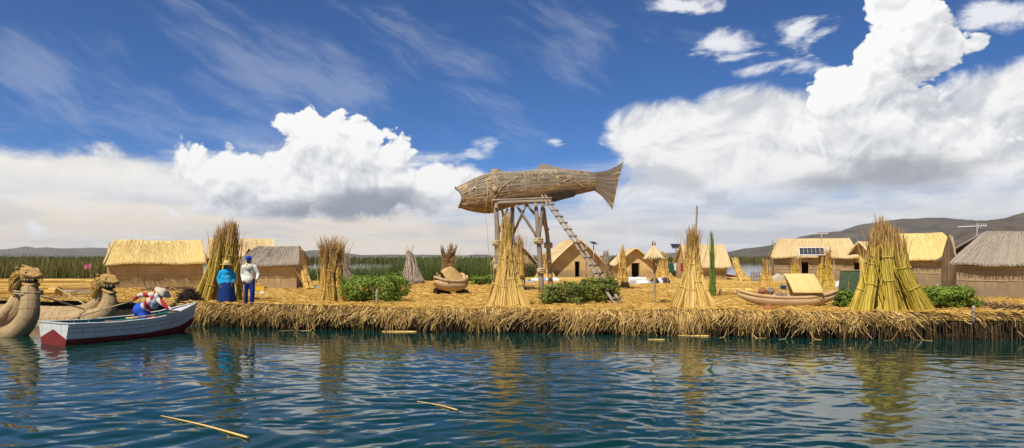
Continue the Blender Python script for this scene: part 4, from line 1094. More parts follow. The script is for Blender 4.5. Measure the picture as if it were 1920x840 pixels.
def pole_mesh(mb, pts, r0, r1, k=9, n=8, wob=0.012):
    p = smooth_path(pts, n) if len(pts) > 2 else np.linspace(tuple(pts[0]), tuple(pts[1]), n)
    p = p + rs.normal(0, wob, p.shape) * np.array([1, 1, 0.2])
    return loft(mb, p, np.linspace(r0, r1, n) * rs.uniform(0.94, 1.06, n), k)
def platform():
    b = on_ground(XW(980, 34.4), 34.4)
    t = thing('wooden_platform', 'tall platform of bent wooden posts carrying the reed fish', 'platform', tuple(b))
    def L(px, py, Y): return P(px, py, Y) - b
    def gr(px, Y): return on_ground(XW(px, Y), Y, -0.1) - b
    yf, yb = 33.4, 35.4
    posts = [('f', 933, 930, yf), ('f', 1017, 1004, yf), ('b', 958, 961, yb), ('b', 1034, 1018, yb)]
    for kind, pb, ptp, Y in posts:
        mb = MB(); g = gr(pb, Y); top = L(ptp, 380, Y)
        if pb in (1017, 1034):
            kn = L(1010 if pb == 1017 else 1027, 452, Y); pole_mesh(mb, [g, g.lerp(kn, 0.5), kn, top], 0.145, 0.10)
        else: pole_mesh(mb, [g, g.lerp(top, 0.5) + Vector((0.03, 0, 0)), top], 0.14, 0.11)
        o = mb.build('post', M['wood_g'] if pb != 1034 else M['wood_t'], t, smooth=True)
        for py in (452, 508) if pb == 1017 else ((456, 502) if pb == 933 else (460,)):
            z = L(0, py, Y).z; f = (z - g.z) / (top.z - g.z); xk = g.x + (top.x - g.x) * f + (0.06 if pb in (1017, 1034) else 0.02) * math.sin(f * 3.1)
            kb = MB(); kp = L(1010 if py == 452 else (1015 if pb == 1017 else 0), py, Y) if pb == 1017 else Vector((xk, g.y, z))
            for dz in (-0.09, 0.0, 0.09): ring(kb, kp + Vector((0, 0, dz)), (0, 0.1, 1), 0.19, 0.05, 6, 14)
            ellipsoid(kb, kp + Vector((-0.1, -0.17, 0)), (0.12, 0.08, 0.11)); kb.build('lashing', M['rope'], o, smooth=True)
    br = [((1011, 446, yf), (1018, 381, yf), 0.09, 'wood_g'), ((1008, 446, yf), (966, 380, yf), 0.075, 'wood_g'), ((934, 440, yf), (951, 392, yf + 0.4), 0.075, 'wood_g'),
          ((955, 455, yb), (988, 381, yb), 0.075, 'wood_t'), ((1029, 432, yb), (988, 384, yb), 0.075, 'wood_g'), ((950, 440, yb), (940, 386, yb), 0.07, 'wood_t')]
    for a, c, r, m_ in br:
        mb = MB(); pole_mesh(mb, [L(*a), L(*c)], r, r * 0.85, wob=0.008); mb.build('brace', M[m_], t, smooth=True)
    for a, c, r in (((922, 381, yf), (1034, 377, yf), 0.09), ((926, 381, yb), (1036, 377, yb), 0.09)):
        mb = MB(); pole_mesh(mb, [L(*a), L(*c)], r, r); mb.build('beam', M['wood_g'], t, smooth=True)
    for i in range(7):
        mb = MB(); y = yf - 0.35 + i * 0.45 - b.y; A_, B_ = L(924, 379.5, yf), L(1034, 375.5, yf)
        pole_mesh(mb, [Vector((A_.x, y, A_.z + 0.08)), Vector((B_.x, y, B_.z + 0.08))], 0.05, 0.05); mb.build('deck_pole', M['wood_g'], t, smooth=True)
platform()

def ladder():
    A = GP(1162, 569); B = P(1021, 369, 32.4)
    t = thing('wooden_ladder', 'long grey pole ladder leaning from the bush up to the fish', 'ladder', tuple(A))
    d = B - A; side = Vector((0.115, 0.07, 0)); 
    for s_ in (-1, 1):
        mb = MB(); pole_mesh(mb, [side * s_ * 1.15 + Vector((0, 0, -0.1)), d * 0.5 + side * s_, d * 1.02 + side * s_ * 0.85], 0.06, 0.048, n=12); mb.build('rail', M['wood_g'], t, smooth=True)
    n = 15
    for i in range(n):
        f = (i + 0.5) / n; c = d * f + Vector((0, -0.05, 0.05)); e = side * 1.45
        mb = MB(); pole_mesh(mb, [c - e + Vector((0, 0, rs.uniform(-0.02, 0.02))), c + e], 0.034, 0.03, n=4, wob=0.004); r_ = mb.build('rung', M['wood_g'], t, smooth=True)
        for s_ in (-1, 1):
            lb = MB(); ring(lb, c + side * s_ + Vector((0, 0.02, -0.02)), d, 0.068, 0.012, 5, 10); lb.build('lashing', M['wood_g'], r_, smooth=True)
ladder()

# ================================================================== shrubs
def shrub(label, px, py, w_px, h_px, mat, n=7000, depth=0.75, size=0.05, seed=1, lump=0.38, group='green bushes on the island'):
    r = np.random.RandomState(seed)
    b = GP(px, py); s_ = b.y / FPX; Wd = w_px * s_ / 2; Hh = h_px * s_
    t = thing('shrub', label, 'bush', tuple(b), 0, group)
    d = r.normal(size=(n, 3)); d /= np.linalg.norm(d, axis=1, keepdims=True)
    rad = 1 - 0.40 * r.rand(n) ** 1.6
    lm = 1 + lump * fbm(d[:, 0] * 2.6 + seed, d[:, 2] * 2.6 + d[:, 1] * 1.9, 3, seed) + 0.10 * r.normal(size=n) * (r.rand(n) < 0.3)
    sq = np.sign(d) * np.abs(d) ** 0.72                         # boxy crown
    c = sq * (rad * lm)[:, None] * np.array([Wd, Wd * depth, Hh * 0.5]) + np.array([0, 0, Hh * 0.49])
    c[:, 2] = np.maximum(c[:, 2], 0.02 + 0.1 * r.rand(n))
    nrm = d + r.normal(0, 0.7, (n, 3)); nrm[:, 2] += 0.5; nrm /= np.linalg.norm(nrm, axis=1, keepdims=True)
    ax = np.cross(nrm, r.normal(size=(n, 3))); ax /= np.linalg.norm(ax, axis=1, keepdims=True); bx = np.cross(nrm, ax)
    sz = size * r.uniform(0.6, 1.3, n)[:, None]
    V = np.stack([c - ax * sz, c - bx * sz * 0.5 + nrm * sz * 0.12, c + ax * sz, c + bx * sz * 0.5 + nrm * sz * 0.12], 1)
    mb = MB(); mb.add(V.reshape(-1, 3), np.arange(4 * n).reshape(-1, 4), np.repeat(np.clip(0.25 + 0.5 * r.rand(n) + 0.25 * d[:, 2] * 0 + 0.5 * (fbm(c[:, 0] * 3, c[:, 2] * 3 + c[:, 1], 2, seed)), 0, 1), 4))
    mb.build('foliage', mat, t)
    n = 26; a = r.uniform(0, 6.28, n); mb = MB(); e = np.stack([np.cos(a) * Wd * r.uniform(0.2, 0.85, n), np.sin(a) * Wd * depth * 0.8 * r.rand(n), Hh * r.uniform(0.5, 0.95, n)], -1)
    f = np.linspace(0, 1, 4)[None, :, None]; st = np.stack([e[:, 0] * 0.5, e[:, 1] * 0.5, 0 * a - 0.03], -1)
    strands(mb, st[:, None] * (1 - f) + e[:, None] * f, np.full((n, 4), 0.012), 4); mb.build('stems', M['brown'], t)
shrub('dense round green bush beside the wispy reed stack', 704, 567, 120, 52, M['leaf'], 9000, seed=11)
shrub('low olive green bush right of the golden cone', 1056, 570, 82, 40, M['leaf2'], 6500, seed=12, lump=0.4, depth=0.8)
shrub('taller olive bush hiding the foot of the ladder', 1120, 566, 72, 45, M['leaf2'], 6500, seed=13, lump=0.4, depth=0.8)
shrub('green leafy plants in front of the big grey hut', 1770, 578, 104, 40, M['leaf'], 7000, seed=14, lump=0.5, depth=0.8)
shrub('small leafy patch between the right model boat and the green stack', 1586, 578, 40, 32, M['leaf'], 3200, seed=15, lump=0.4)
shrub('small bright shrub at the foot of the tall reeds left of the platform', 906, 534, 44, 18, M['leaf'], 1800, seed=16, lump=0.5, size=0.07)

# ================================================================== boats made of reeds
M['balsa'] = thatch('bound_reed_grey', [(0.22, 0.145, 0.066), (0.35, 0.245, 0.122), (0.46, 0.34, 0.185)], su=24, sv=1.6, patch=0.4, bump=0.015)
M['balsa_t'] = thatch('bound_reed_tan', [(0.34, 0.215, 0.10), (0.48, 0.32, 0.165), (0.58, 0.42, 0.23)], su=24, sv=1.6, patch=0.4, bump=0.015)
def fat_roll(name, parent, pts, rad, mat, ties=0.45, n=26, k=18, tie_mat=None):
    path = smooth_path(pts, n); rr = np.interp(np.linspace(0, 1, n), np.linspace(0, 1, len(rad)), rad)
    mb = MB(); loft(mb, path, [(a, a) for a in rr], k, rnd=0.5, ridge=0.02, nr=9)
    o = mb.build(name, mat, parent, smooth=True)
    if ties:
        Ld = np.concatenate([[0], np.cumsum(np.linalg.norm(np.diff(path, axis=0), axis=1))]); T = np.gradient(path, axis=0)
        s_ = ties
        while s_ < Ld[-1] - 0.1:
            i = int(np.searchsorted(Ld, s_)); i = min(i, n - 1); tb = MB(); ring(tb, path[i], T[i], rr[i] * 1.012 + 0.001, 0.0055, 5, 16); s_ += ties
            tb.build('binding', tie_mat or M['tip'], o, smooth=True)
    return o

def model_boat(label, loc, rotz, L, beam, h, rise, cabin=None, mat='balsa_t'):
    t = thing('model_reed_boat', label, 'boat', loc, rotz, 'model reed boats')
    xs = np.linspace(-1, 1, 11); ax = np.abs(xs)
    for s_ in (-1, 1):      # two fat halves side by side, bound into one hull
        mb = MB(); path = smooth_path([(x * L / 2, s_ * beam * 0.22 * (1 - abs(x) ** 3), h * 0.50 + rise * abs(x) ** 2.6) for x in xs], 25); q = np.linspace(-1, 1, 25)
        k = np.clip(1 - np.abs(q) ** 3.5, 0, 1); loft(mb, path, np.stack([beam * 0.06 + beam * 0.22 * k, h * 0.10 + h * 0.42 * k], -1), 18, rnd=0.5, ridge=0.015, nr=9)
        o = mb.build('hull_roll', M[mat], t, smooth=True); T = np.gradient(path, axis=0)
        for i in range(3, 23, 2): tb = MB(); kk = k[i]; ring(tb, path[i], T[i], (h * 0.10 + h * 0.42 * kk) * 1.0, 0.006, 5, 18); tb.build('binding', M['rope'], o, smooth=True)
        fat_roll('side_roll', t, [(x * (L / 2 + 0.02), s_ * (beam * 0.40 * (1 - abs(x) ** 3.5) + 0.01), h * 0.86 + rise * abs(x) ** 2.6) for x in xs], [h * 0.10] + [h * 0.15] * 5 + [h * 0.10], M[mat], ties=0.3, n=24)
    return t
pb = GP(1484, 577); s_ = pb.y / FPX
bt = model_boat('long model reed boat with a little thatched cabin near the island edge', (pb.x, pb.y + 0.35, pb.z), R(-4), 186 * s_, 0.75, 0.40, 0.25)
# its cabin: a small pitched hut of reed mats
def cabin(parent, x, y, z, L, D, hw, hr, rz, roofm, wallm, shear=0.0):
    mb = MB(); hy = D / 2 + 0.08; nu, nv = 12, 13
    u = np.linspace(-L / 2 - 0.03, L / 2 + 0.03, nu); v = np.linspace(-hy, hy, nv); Uu, Vv = np.meshgrid(u, v)
    qd = np.abs(Vv) / hy; Z = hw - 0.1 + (hr - hw + 0.1) * (1 - qd ** 1.25) + 0.012 * fbm(Uu * 4, Vv * 4, 2, 4)
    top = np.stack([Uu - shear * (1 - qd), Vv, Z], -1); Mz = np.array(Matrix.Rotation(rz, 3, 'Z'))
    tr = lambda a: np.asarray(a, float).reshape(-1, 3) @ Mz.T + np.array([x, y, z])
    j = np.arange(nv - 1)[:, None] * nu; i = np.arange(nu - 1)[None]; Q = np.stack([j + i, j + i + 1, j + nu + i + 1, j + nu + i], -1).reshape(-1, 4)
    uv = np.stack([Uu, Vv], -1).reshape(-1, 2)
    mb.add(tr(top), Q, 0.5, uv=uv); mb.add(tr(top - np.array([0, 0, 0.035])), Q[:, ::-1], 0.5, uv=uv)
    n1 = nu * nv; E = [(a, n1 + a, n1 + a + 1, a + 1) for a in range(nu - 1)] + [(a * nu + nu - 1, n1 + a * nu + nu - 1, n1 + (a + 1) * nu + nu - 1, (a + 1) * nu + nu - 1) for a in range(nv - 1)] + [((a + 1) * nu, n1 + (a + 1) * nu, n1 + a * nu, a * nu) for a in range(nv - 1)]
    mb.F.append((np.asarray(E), 0)); ro = mb.build('cabin_roof', roofm, parent, smooth=True)
    mb = MB()
    for p0, p1 in (((-L / 2, -D / 2), (L / 2, -D / 2)), ((L / 2, -D / 2), (L / 2, D / 2)), ((L / 2, D / 2), (-L / 2, D / 2)), ((-L / 2, D / 2), (-L / 2, -D / 2))):
        w = np.linspace(0, 1, 9); X = p0[0] + (p1[0] - p0[0]) * w; Y = p0[1] + (p1[1] - p0[1]) * w
        Zt = hw - 0.1 + (hr - hw + 0.1) * (1 - (np.abs(Y) / hy) ** 1.25) - 0.05
        Xs = X - shear * (1 - np.abs(Y) / hy) * 0.9; V = np.concatenate([np.stack([X, Y, 0 * X], -1), np.stack([Xs, Y, Zt], -1)])
        mb.add(tr(V), [(a, a + 1, a + 10, a + 9) for a in range(8)], 0.5, uv=np.concatenate([np.stack([w * L, 0 * w], -1), np.stack([w * L, Zt], -1)]))
    mb.build('cabin_wall', wallm, parent)
cabin(bt, 0.66, 0.02, 0.28, 0.95, 0.60, 0.36, 0.90, R(-8), M['roof_y'], M['wall_o'], 0.26)

p2 = GP(845, 553); s2 = p2.y / FPX
b2t = model_boat('small model reed boat with a tan mat cover propped on dark logs', (p2.x, p2.y + 0.3, p2.z + 0.16), R(42), 1.8, 1.0, 0.52, 0.22)
def cover(parent):
    nu, nv = 18, 14; u = np.linspace(-1, 1, nu); v = np.linspace(-1, 1, nv); Uu, Vv = np.meshgrid(u, v)
    Z = 0.50 + 0.66 * (1 - np.abs(Vv) ** 1.05) * (1 - 0.55 * np.abs(Uu + 0.15) ** 2.2) + 0.05 * fbm(Uu * 2.3, Vv * 2.3, 3, 8)
    V = np.stack([Uu * 0.56, Vv * 0.42 * (1 - 0.15 * Uu), Z], -1)
    j = np.arange(nv - 1)[:, None] * nu; i = np.arange(nu - 1)[None]; Q = np.stack([j + i, j + i + 1, j + nu + i + 1, j + nu + i], -1).reshape(-1, 4)
    mb = MB(); mb.add(V.reshape(-1, 3), Q, 0.5, uv=np.stack([Uu, Vv], -1).reshape(-1, 2)); mb.add((V - np.array([0, 0, 0.03])).reshape(-1, 3), Q[:, ::-1], 0.5)
    mb.build('mat_cover', M['tancloth'], parent, smooth=True)
    pb_ = MB(); fat = [(0.45, -0.42, 0.5), (0.62, -0.1, 0.74), (0.66, 0.3, 0.72)]; loft(pb_, smooth_path(fat, 8), [0.08] * 8, 8); pb_.build('rolled_flap', M['balsa_t'], parent, smooth=True)
    fp = MB(); ellipsoid(fp, (-0.72, -0.05, 0.62), (0.13, 0.10, 0.16)); lathe(fp, [(0.05, 0), (0.04, 0.12), (0.0, 0.2)], 8, (-0.82, -0.05, 0.70)); fp.build('prow_figure', M['balsa'], parent, smooth=True)
M['tancloth'] = plain('tan_mat', (0.48, 0.31, 0.11), 0.85, 0.15, 5, 0.01, 60)
cover(b2t)
for k, dx in enumerate((-0.42, 0.52)):
    c = on_ground(p2.x + dx, p2.y + 0.2 + 0.15 * k)
    o = thing('prop_log', 'dark log under the left of the small model boat' if k == 0 else 'dark log under the right of the small model boat', 'log', tuple(c), R(25), 'logs under the small model boat')
    mb = MB(); loft(mb, [(-0.36 + 0.1 * k, 0, 0.12), (0, 0.02, 0.13), (0.36 - 0.1 * k, 0, 0.11)], [0.15, 0.165, 0.14], 12); mb.build('bark', M['dark'], o, smooth=True)
    mb = MB(); loft(mb, [(0.355 - 0.1 * k, 0, 0.11), (0.375 - 0.1 * k, 0, 0.11)], [0.12, 0.12], 12); mb.build('cut_end', M['wood_g'], o)

# ---- big reed boats with carved animal heads at the prow
M['teeth'] = plain('tooth_pale', (0.42, 0.36, 0.24), 0.6, 0.05)
M['eye_d'] = plain('eye_dark', (0.02, 0.018, 0.015), 0.3, 0.05)
def beast_head(parent, at, yaw, s_, gape):
    """snarling cat-like head of bound reeds; faces local +x"""
    h = MB(); Mz = Matrix.Translation(at) @ Matrix.Rotation(yaw, 4, 'Z') @ Matrix.Scale(s_, 4)
    T3 = lambda p: tuple(Mz @ Vector(p))
    ellipsoid(h, T3((-0.05, 0, 0.04)), (0.40 * s_, 0.36 * s_, 0.38 * s_))
    loft(h, [T3((-0.05, 0, 0.14)), T3((0.22, 0, 0.13)), T3((0.42, 0, 0.06)), T3((0.54, 0, 0.0))], [(0.35 * s_, 0.27 * s_), (0.33 * s_, 0.21 * s_), (0.28 * s_, 0.14 * s_), (0.20 * s_, 0.08 * s_)], 14)
    ellipsoid(h, T3((0.52, 0, 0.05)), (0.10 * s_, 0.15 * s_, 0.08 * s_))
    for q in (-1, 1): loft(h, [T3((0.05, 0.24 * q, 0.30)), T3((0.22, 0.22 * q, 0.29)), T3((0.40, 0.13 * q, 0.19))], [0.07 * s_, 0.075 * s_, 0.04 * s_], 8)
    o = h.build('head', M['beast'], parent); remesh(o, 0.022 * s_, 3)
    jw = MB(); loft(jw, [T3((-0.12, 0, -0.20)), T3((0.14, 0, -0.27 - gape * 0.45)), T3((0.34, 0, -0.28 - gape * 0.9)), T3((0.46, 0, -0.24 - gape))], [(0.30 * s_, 0.14 * s_), (0.28 * s_, 0.10 * s_), (0.24 * s_, 0.075 * s_), (0.14 * s_, 0.05 * s_)], 12)
    jw.build('jaw', M['beast'], o, smooth=True)
    db = MB(); ellipsoid(db, T3((0.12, 0, -0.12 - gape * 0.3)), (0.28 * s_, 0.26 * s_, (0.06 + gape * 0.35) * s_)); db.build('mouth', M['dark'], o, smooth=True)
    for q in (-1, 1):
        for xq in (0.16, 0.28, 0.40, 0.48):
            tb = MB(); yq = 0.27 * q * (1.12 - xq * 0.75); loft(tb, [T3((xq, yq, -0.06)), T3((xq + 0.01, yq, -0.15 - gape * 0.3))], [0.018 * s_, 0.005 * s_], 6); tb.build('tooth', M['teeth'], o, smooth=True)
        eb = MB(); ellipsoid(eb, T3((0.24, 0.265 * q, 0.19)), (0.075 * s_, 0.04 * s_, 0.045 * s_)); e = eb.build('eye', M['teeth'], o, smooth=True)
        pb_ = MB(); ellipsoid(pb_, T3((0.26, 0.295 * q, 0.195)), (0.045 * s_, 0.02 * s_, 0.035 * s_)); pb_.build('pupil', M['eye_d'], e, smooth=True)
        er = MB(); loft(er, [T3((-0.12, 0.24 * q, 0.30)), T3((-0.16, 0.30 * q, 0.38)), T3((-0.20, 0.31 * q, 0.40))], [0.08 * s_, 0.06 * s_, 0.02], 8); er.build('ear', M['brown'], o, smooth=True)
    mb = MB(); n = 420
    a = rs.uniform(0.0, 2 * np.pi, n); st_ = rs.uniform(-0.42, 0.02, n)
    p0 = np.stack([st_, 0.37 * np.sin(a) * np.sqrt(np.clip(1 - (st_ / 0.45) ** 2, 0.05, 1)), 0.04 + 0.39 * np.cos(a) * np.sqrt(np.clip(1 - (st_ / 0.45) ** 2, 0.05, 1))], -1)
    dr = np.stack([-0.10 - 0.12 * rs.rand(n), 0.10 * np.sin(a), -0.20 - 0.35 * rs.rand(n)], -1); f = np.linspace(0, 1, 5)[None, :, None]
    Pp = p0[:, None] + dr[:, None] * f + (p0 * np.array([0.2, 0.35, 0.2]))[:, None] * np.sin(f * np.pi) * 0.5
    A = np.array(Mz); Pp = Pp @ A[:3, :3].T + A[:3, 3]
    strands(mb, Pp, np.full((n, 5), 0.014 * s_), 3); mb.build('mane', M['gold'], o, kind='stuff')
    return o
M['beast'] = thatch('carved_head_reeds', [(0.25, 0.14, 0.042), (0.42, 0.255, 0.085), (0.53, 0.345, 0.13)], su=30, sv=3.0, patch=0.45, bump=0.02)
def reed_boat_near():
    Y = 21.0; o_ = Vector((XW(40, Y), Y, 0.0))
    t = thing('reed_boat', 'big reed boat whose upright prow ends in a carved cat head, at the left edge', 'boat', tuple(o_), 0, 'big reed boats')
    L = lambda px, py, dy=0.0: P(px, py, Y + dy) - o_
    fat_roll('prow_roll', t, [L(-260, 640, 1.0), L(-140, 632, 0.6), L(-20, 612, 0.1), L(28, 590, 0), L(45, 565, 0), L(50, 540, 0)], [0.36, 0.38, 0.36, 0.32, 0.28, 0.25], M['balsa'], n=30, ties=0.28)
    fat_roll('prow_roll', t, [L(-240, 655, -0.3), L(-90, 650, -0.5), L(12, 632, -0.55), L(48, 602, -0.45), L(56, 570, -0.3), L(56, 540, -0.1)], [0.34, 0.34, 0.32, 0.29, 0.26, 0.23], M['balsa'], n=30, ties=0.28)
    fat_roll('gunwale_roll', t, [L(-260, 600, 0.3), L(-80, 612, 0.0), L(-10, 600, -0.2), L(18, 578, -0.2), L(30, 556, -0.1)], [0.22, 0.22, 0.2, 0.17, 0.12], M['balsa_t'], n=20, ties=0.25)
    beast_head(t, L(52, 520, -0.05), R(-14), 0.80, 0.02)
    cb = MB()
    for z in (546, 550): ring(cb, L(54, z, -0.1), (0.1, 0, 1), 0.37, 0.022, 6, 16)
    cb.build('neck_rope', M['rope'], t, smooth=True)
    sb = MB(); loft(sb, [L(42, 497, 0), L(62, 503, 0)], [0.02, 0.025], 6); sb.build('top_stick', M['wood_t'], t, smooth=True)
def reed_boat_far():
    Y = 24.2; o_ = Vector((XW(150, Y), Y, 0.0))
    t = thing('reed_boat', 'second reed boat with a low curved prow and snarling open-mouthed head', 'boat', tuple(o_), 0, 'big reed boats')
    L = lambda px, py, dy=0.0: P(px, py, Y + dy) - o_
    fat_roll('prow_roll', t, [L(-180, 585, 1.2), L(20, 590, 0.4), L(110, 592, 0), L(160, 585, 0), L(188, 566, 0), L(200, 545, 0)], [0.36, 0.38, 0.34, 0.28, 0.24, 0.20], M['balsa'], n=28, ties=0.3)
    fat_roll('prow_roll', t, [L(-180, 605, -0.5), L(30, 606, -0.5), L(130, 604, -0.4), L(185, 595, -0.3), L(203, 572, -0.1), L(204, 548, 0)], [0.42, 0.42, 0.40, 0.34, 0.28, 0.20], M['balsa'], n=28, ties=0.3)
    fat_roll('prow_roll', t, [L(-180, 612, -1.2), L(30, 612, -1.1), L(120, 610, -0.9)], [0.34, 0.34, 0.1], M['balsa'], n=14, ties=0.3)
    beast_head(t, L(199, 531, 0), R(-12), 0.80, 0.17)
reed_boat_near(); reed_boat_far()

roll_px('uppermost long golden reed roll lying behind the boats', (-60, 529), (198, 529), 34.5, 33.5, 0.16, ties=5, n=260, mat=M['gold'])
roll_px('long golden reed roll below the uppermost one behind the boats', (-60, 538), (196, 538), 33.9, 32.9, 0.17, ties=5, n=260, mat=M['gold'])
roll_px('thick short reed roll with dark cut end behind the near carved head', (-60, 550), (110, 547), 30.2, 29.6, 0.26, ties=4, n=220, mat=M['gold'])
roll_px('low greyish reed roll on the ground right of the carved heads', (110, 552), (205, 551), 32.4, 31.6, 0.2, mat=M['grey'], ties=3, n=150)
roll_px('reed roll lying behind the poled cone', (1345, 547), (1392, 547), 31.0, 31.0, 0.15, ties=2, n=120)
roll_px('reed roll lying behind the clay pots', (1396, 546), (1432, 547), 30.6, 30.6, 0.155, ties=2, n=120)
roll_px('pale stub of reed roll at the left foot of the poled cone', (1256, 551), (1274, 556), 29.5, 28.6, 0.19, ties=1, n=120)

# ---- poles and oars
def pole(label, a, b, r, mat, name='wooden_pole', cat='pole', group=None):
    t = thing(name, label, cat, tuple(a), 0, group); mb = MB(); pole_mesh(mb, [Vector((0, 0, 0)), Vector(b) - Vector(a)], r, r * 0.85, 8, 6, 0.004); mb.build('shaft', mat, t, smooth=True)
    return t
pole('pale pole slanting from the near carved head to the far reed boat', P(74, 554, 22.3), P(158, 580, 23.7), 0.028, M['wood_t'], group='poles on the reed boats')
pole('pale pole leaning down behind the near carved head', P(105, 539, 27.0), P(166, 574, 24.2), 0.03, M['wood_t'], group='poles on the reed boats')
def post(label, px, py, py_top, r, mat=None, group='short wooden posts'):
    b = GP(px, py); t = thing('wooden_post', label, 'post', tuple(b), 0, group); h = (py - py_top) * b.y / FPX
    mb = MB(); pole_mesh(mb, [Vector((0, 0, -0.15)), Vector((0.01, 0, h))], r, r * 0.9, 8, 5, 0.006); o = mb.build('stake', mat or M['wood_g'], t, smooth=True)
    nb = MB(); ring(nb, (0, 0, h * 0.6), (0, 0, 1), r * 1.1, 0.008, 5, 10); nb.build('wire_loop', M['rope'], o, smooth=True)
post('short grey stake in front of the round bush', 706, 571, 543, 0.05)
post('short stake standing on the ground before the big grey hut', 1825, 598, 573, 0.045)
post('short stake half hidden among the leafy plants', 1752, 575, 566, 0.04)
post('thin wooden pole standing behind the central hut', 1099, 522, 458, 0.05)
post('thick short post at the corner of the big grey hut', 1758, 548, 532, 0.07)

# ================================================================== rowing boat
def worn_paint(name, col, under, chip=0.62, grime=0.35):
    m, T, b = new_mat(name); co = T.node('ShaderNodeTexCoord').outputs['Object']
    n1 = T.noise(T.vm('MULTIPLY', co, (1.0, 1.0, 4.0)), 2.2, 6.0, 0.65); n2 = T.noise(T.vm('MULTIPLY', co, (1.0, 1.0, 3.0)), 9.0, 6.0, 0.7); n3 = T.noise(T.vm('MULTIPLY', co, (9.0, 9.0, 0.7)), 1.0, 4.0, 0.6)
    c = T.mix(T.m('MULTIPLY', T.rng(n1, 0.40, 0.72), grime), col, tuple(x * 0.45 for x in col))
    c = T.mix(T.m('MULTIPLY', T.rng(n3, 0.52, 0.72), grime), c, (0.20, 0.17, 0.13))
    c = T.mix(T.rng(n2, chip, chip + 0.03), c, under)
    T.put(b.inputs['Base Color'], c); b.inputs['Roughness'].default_value = 0.68; b.inputs['Specular IOR Level'].default_value = 0.25
    bn = T.node('ShaderNodeBump'); bn.inputs['Strength'].default_value = 0.5; bn.inputs['Distance'].default_value = 0.006; T.put(bn.inputs['Height'], n2); T.l.new(bn.outputs[0], b.inputs['Normal'])
    return m
M['b_white'] = worn_paint('boat_white_paint', (0.62, 0.61, 0.57), (0.24, 0.19, 0.14))
M['b_red'] = worn_paint('boat_red_paint', (0.20, 0.026, 0.024), (0.12, 0.07, 0.05), 0.64)
M['b_teal'] = plain('boat_teal_paint', (0.035, 0.20, 0.165), 0.6, 0.2, 4.0)
M['b_wood'] = plain('boat_bare_wood', (0.20, 0.13, 0.095), 0.8, 0.2, 5.0)
M['b_grey'] = plain('boat_grey_rail', (0.48, 0.48, 0.46), 0.7, 0.12, 4.0)
def rowing_boat():
    S0 = Vector((-12.42, 18.5, 0)); B0 = Vector((-10.42, 22.25, 0)); ax = (B0 - S0); Ln = ax.length
    rz = math.atan2(ax.y, ax.x)
    t = thing('rowing_boat', 'white and red wooden rowing boat with teal inside, moored at the island', 'boat', tuple(S0), rz)
    q = np.linspace(0, 1, 22)
    hb = np.interp(q, [0, 0.25, 0.5, 0.72, 0.88, 0.96, 1], [0.72, 0.80, 0.78, 0.62, 0.34, 0.13, 0.02]); sheer = np.interp(q, [0, 0.3, 0.6, 0.8, 1], [0.58, 0.52, 0.54, 0.63, 0.86])
    bot = np.interp(q, [0, 0.7, 0.9, 1], [-0.12, -0.13, -0.04, 0.22]); cb = hb * np.interp(q, [0, 0.6, 1], [0.74, 0.74, 0.3])
    red = np.interp(q, [0, 0.5, 0.85, 1], [0.17, 0.13, 0.19, 0.42])
    x = q * Ln + 0.0; rake = np.interp(q, [0, 0.85, 1], [0, 0, 0.16])
    def at(z, w): return x + rake * np.clip((z - bot) / (sheer - bot + 1e-6), 0, 1)
    for s_ in (-1, 1):
        fr = (red - bot) / (sheer - bot); yr = cb + (hb - cb) * fr
        rows = [np.stack([at(bot, 0), s_ * 0 * q, bot - 0.02], -1), np.stack([at(bot, 0), s_ * cb, bot], -1), np.stack([at(red, 0), s_ * yr, red], -1), np.stack([at(sheer, 0), s_ * hb, sheer], -1)]
        mb = MB(); nx = 22; V = np.concatenate(rows)
        for r_ in range(3):
            i = np.arange(21); Q = np.stack([r_ * nx + i, r_ * nx + i + 1, (r_ + 1) * nx + i + 1, (r_ + 1) * nx + i], -1)
            if s_ > 0: Q = Q[:, ::-1]
            if r_ == 0: mb.add(V, Q, 0.5, mi=0)
            else: mb.F.append((Q, 0 if r_ < 2 else 1))
        hull = mb.build('hull_side', [M['b_red'], M['b_white']], t, smooth=True)
        mb = MB(); inn = [np.stack([at(bot, 0), s_ * 0 * q, bot + 0.05], -1), np.stack([at(bot, 0), s_ * (cb - 0.035).clip(0), bot + 0.05], -1), np.stack([at(sheer, 0), s_ * (hb - 0.035).clip(0), sheer], -1)]
        V = np.concatenate(inn)
        for r_ in range(2):
            i = np.arange(21); Q = np.stack([r_ * nx + i, r_ * nx + i + 1, (r_ + 1) * nx + i + 1, (r_ + 1) * nx + i], -1)
            if s_ < 0: Q = Q[:, ::-1]
            if r_ == 0: mb.add(V, Q, 0.5)
            else: mb.F.append((Q, 0))
        mb.build('inner_planking', M['b_teal'], t, smooth=True)
        mb = MB(); loft(mb, np.stack([at(sheer, 0), s_ * (hb - 0.015), sheer + 0.012], -1), [(0.045, 0.022)] * 22, 6); mb.build('gunwale', M['b_grey'], hull, smooth=True)
        for qq in (0.12, 0.22, 0.32, 0.62, 0.72, 0.80):
            hw_ = np.interp(qq, q, hb) - 0.05; cw_ = np.interp(qq, q, cb) - 0.05; mb = MB(); zz = np.interp(qq, q, sheer)
            loft(mb, [(qq * Ln, s_ * cw_, -0.06), (qq * Ln, s_ * hw_, zz - 0.02)], [0.028, 0.028], 4); mb.build('rib', M['b_teal'], t)
        for k in range(2):
            pl = MB(); zf = 0.42 + 0.3 * k; zz = red + (sheer - red) * zf; yy = cb + (hb - cb) * ((zz - bot) / (sheer - bot)) + 0.003
            loft(pl, np.stack([at(zz, 0), s_ * yy, zz], -1), [(0.004, 0.006)] * 22, 4); pl.build('plank_seam', M['b_wood'], hull)
    # transom
    mb = MB(); V = [(-0.01, -0.53, -0.12), (-0.01, 0.53, -0.12), (-0.01, 0.72, 0.58), (-0.01, -0.72, 0.58)]; V = V + [(a + 0.05, b, c) for a, b, c in V]
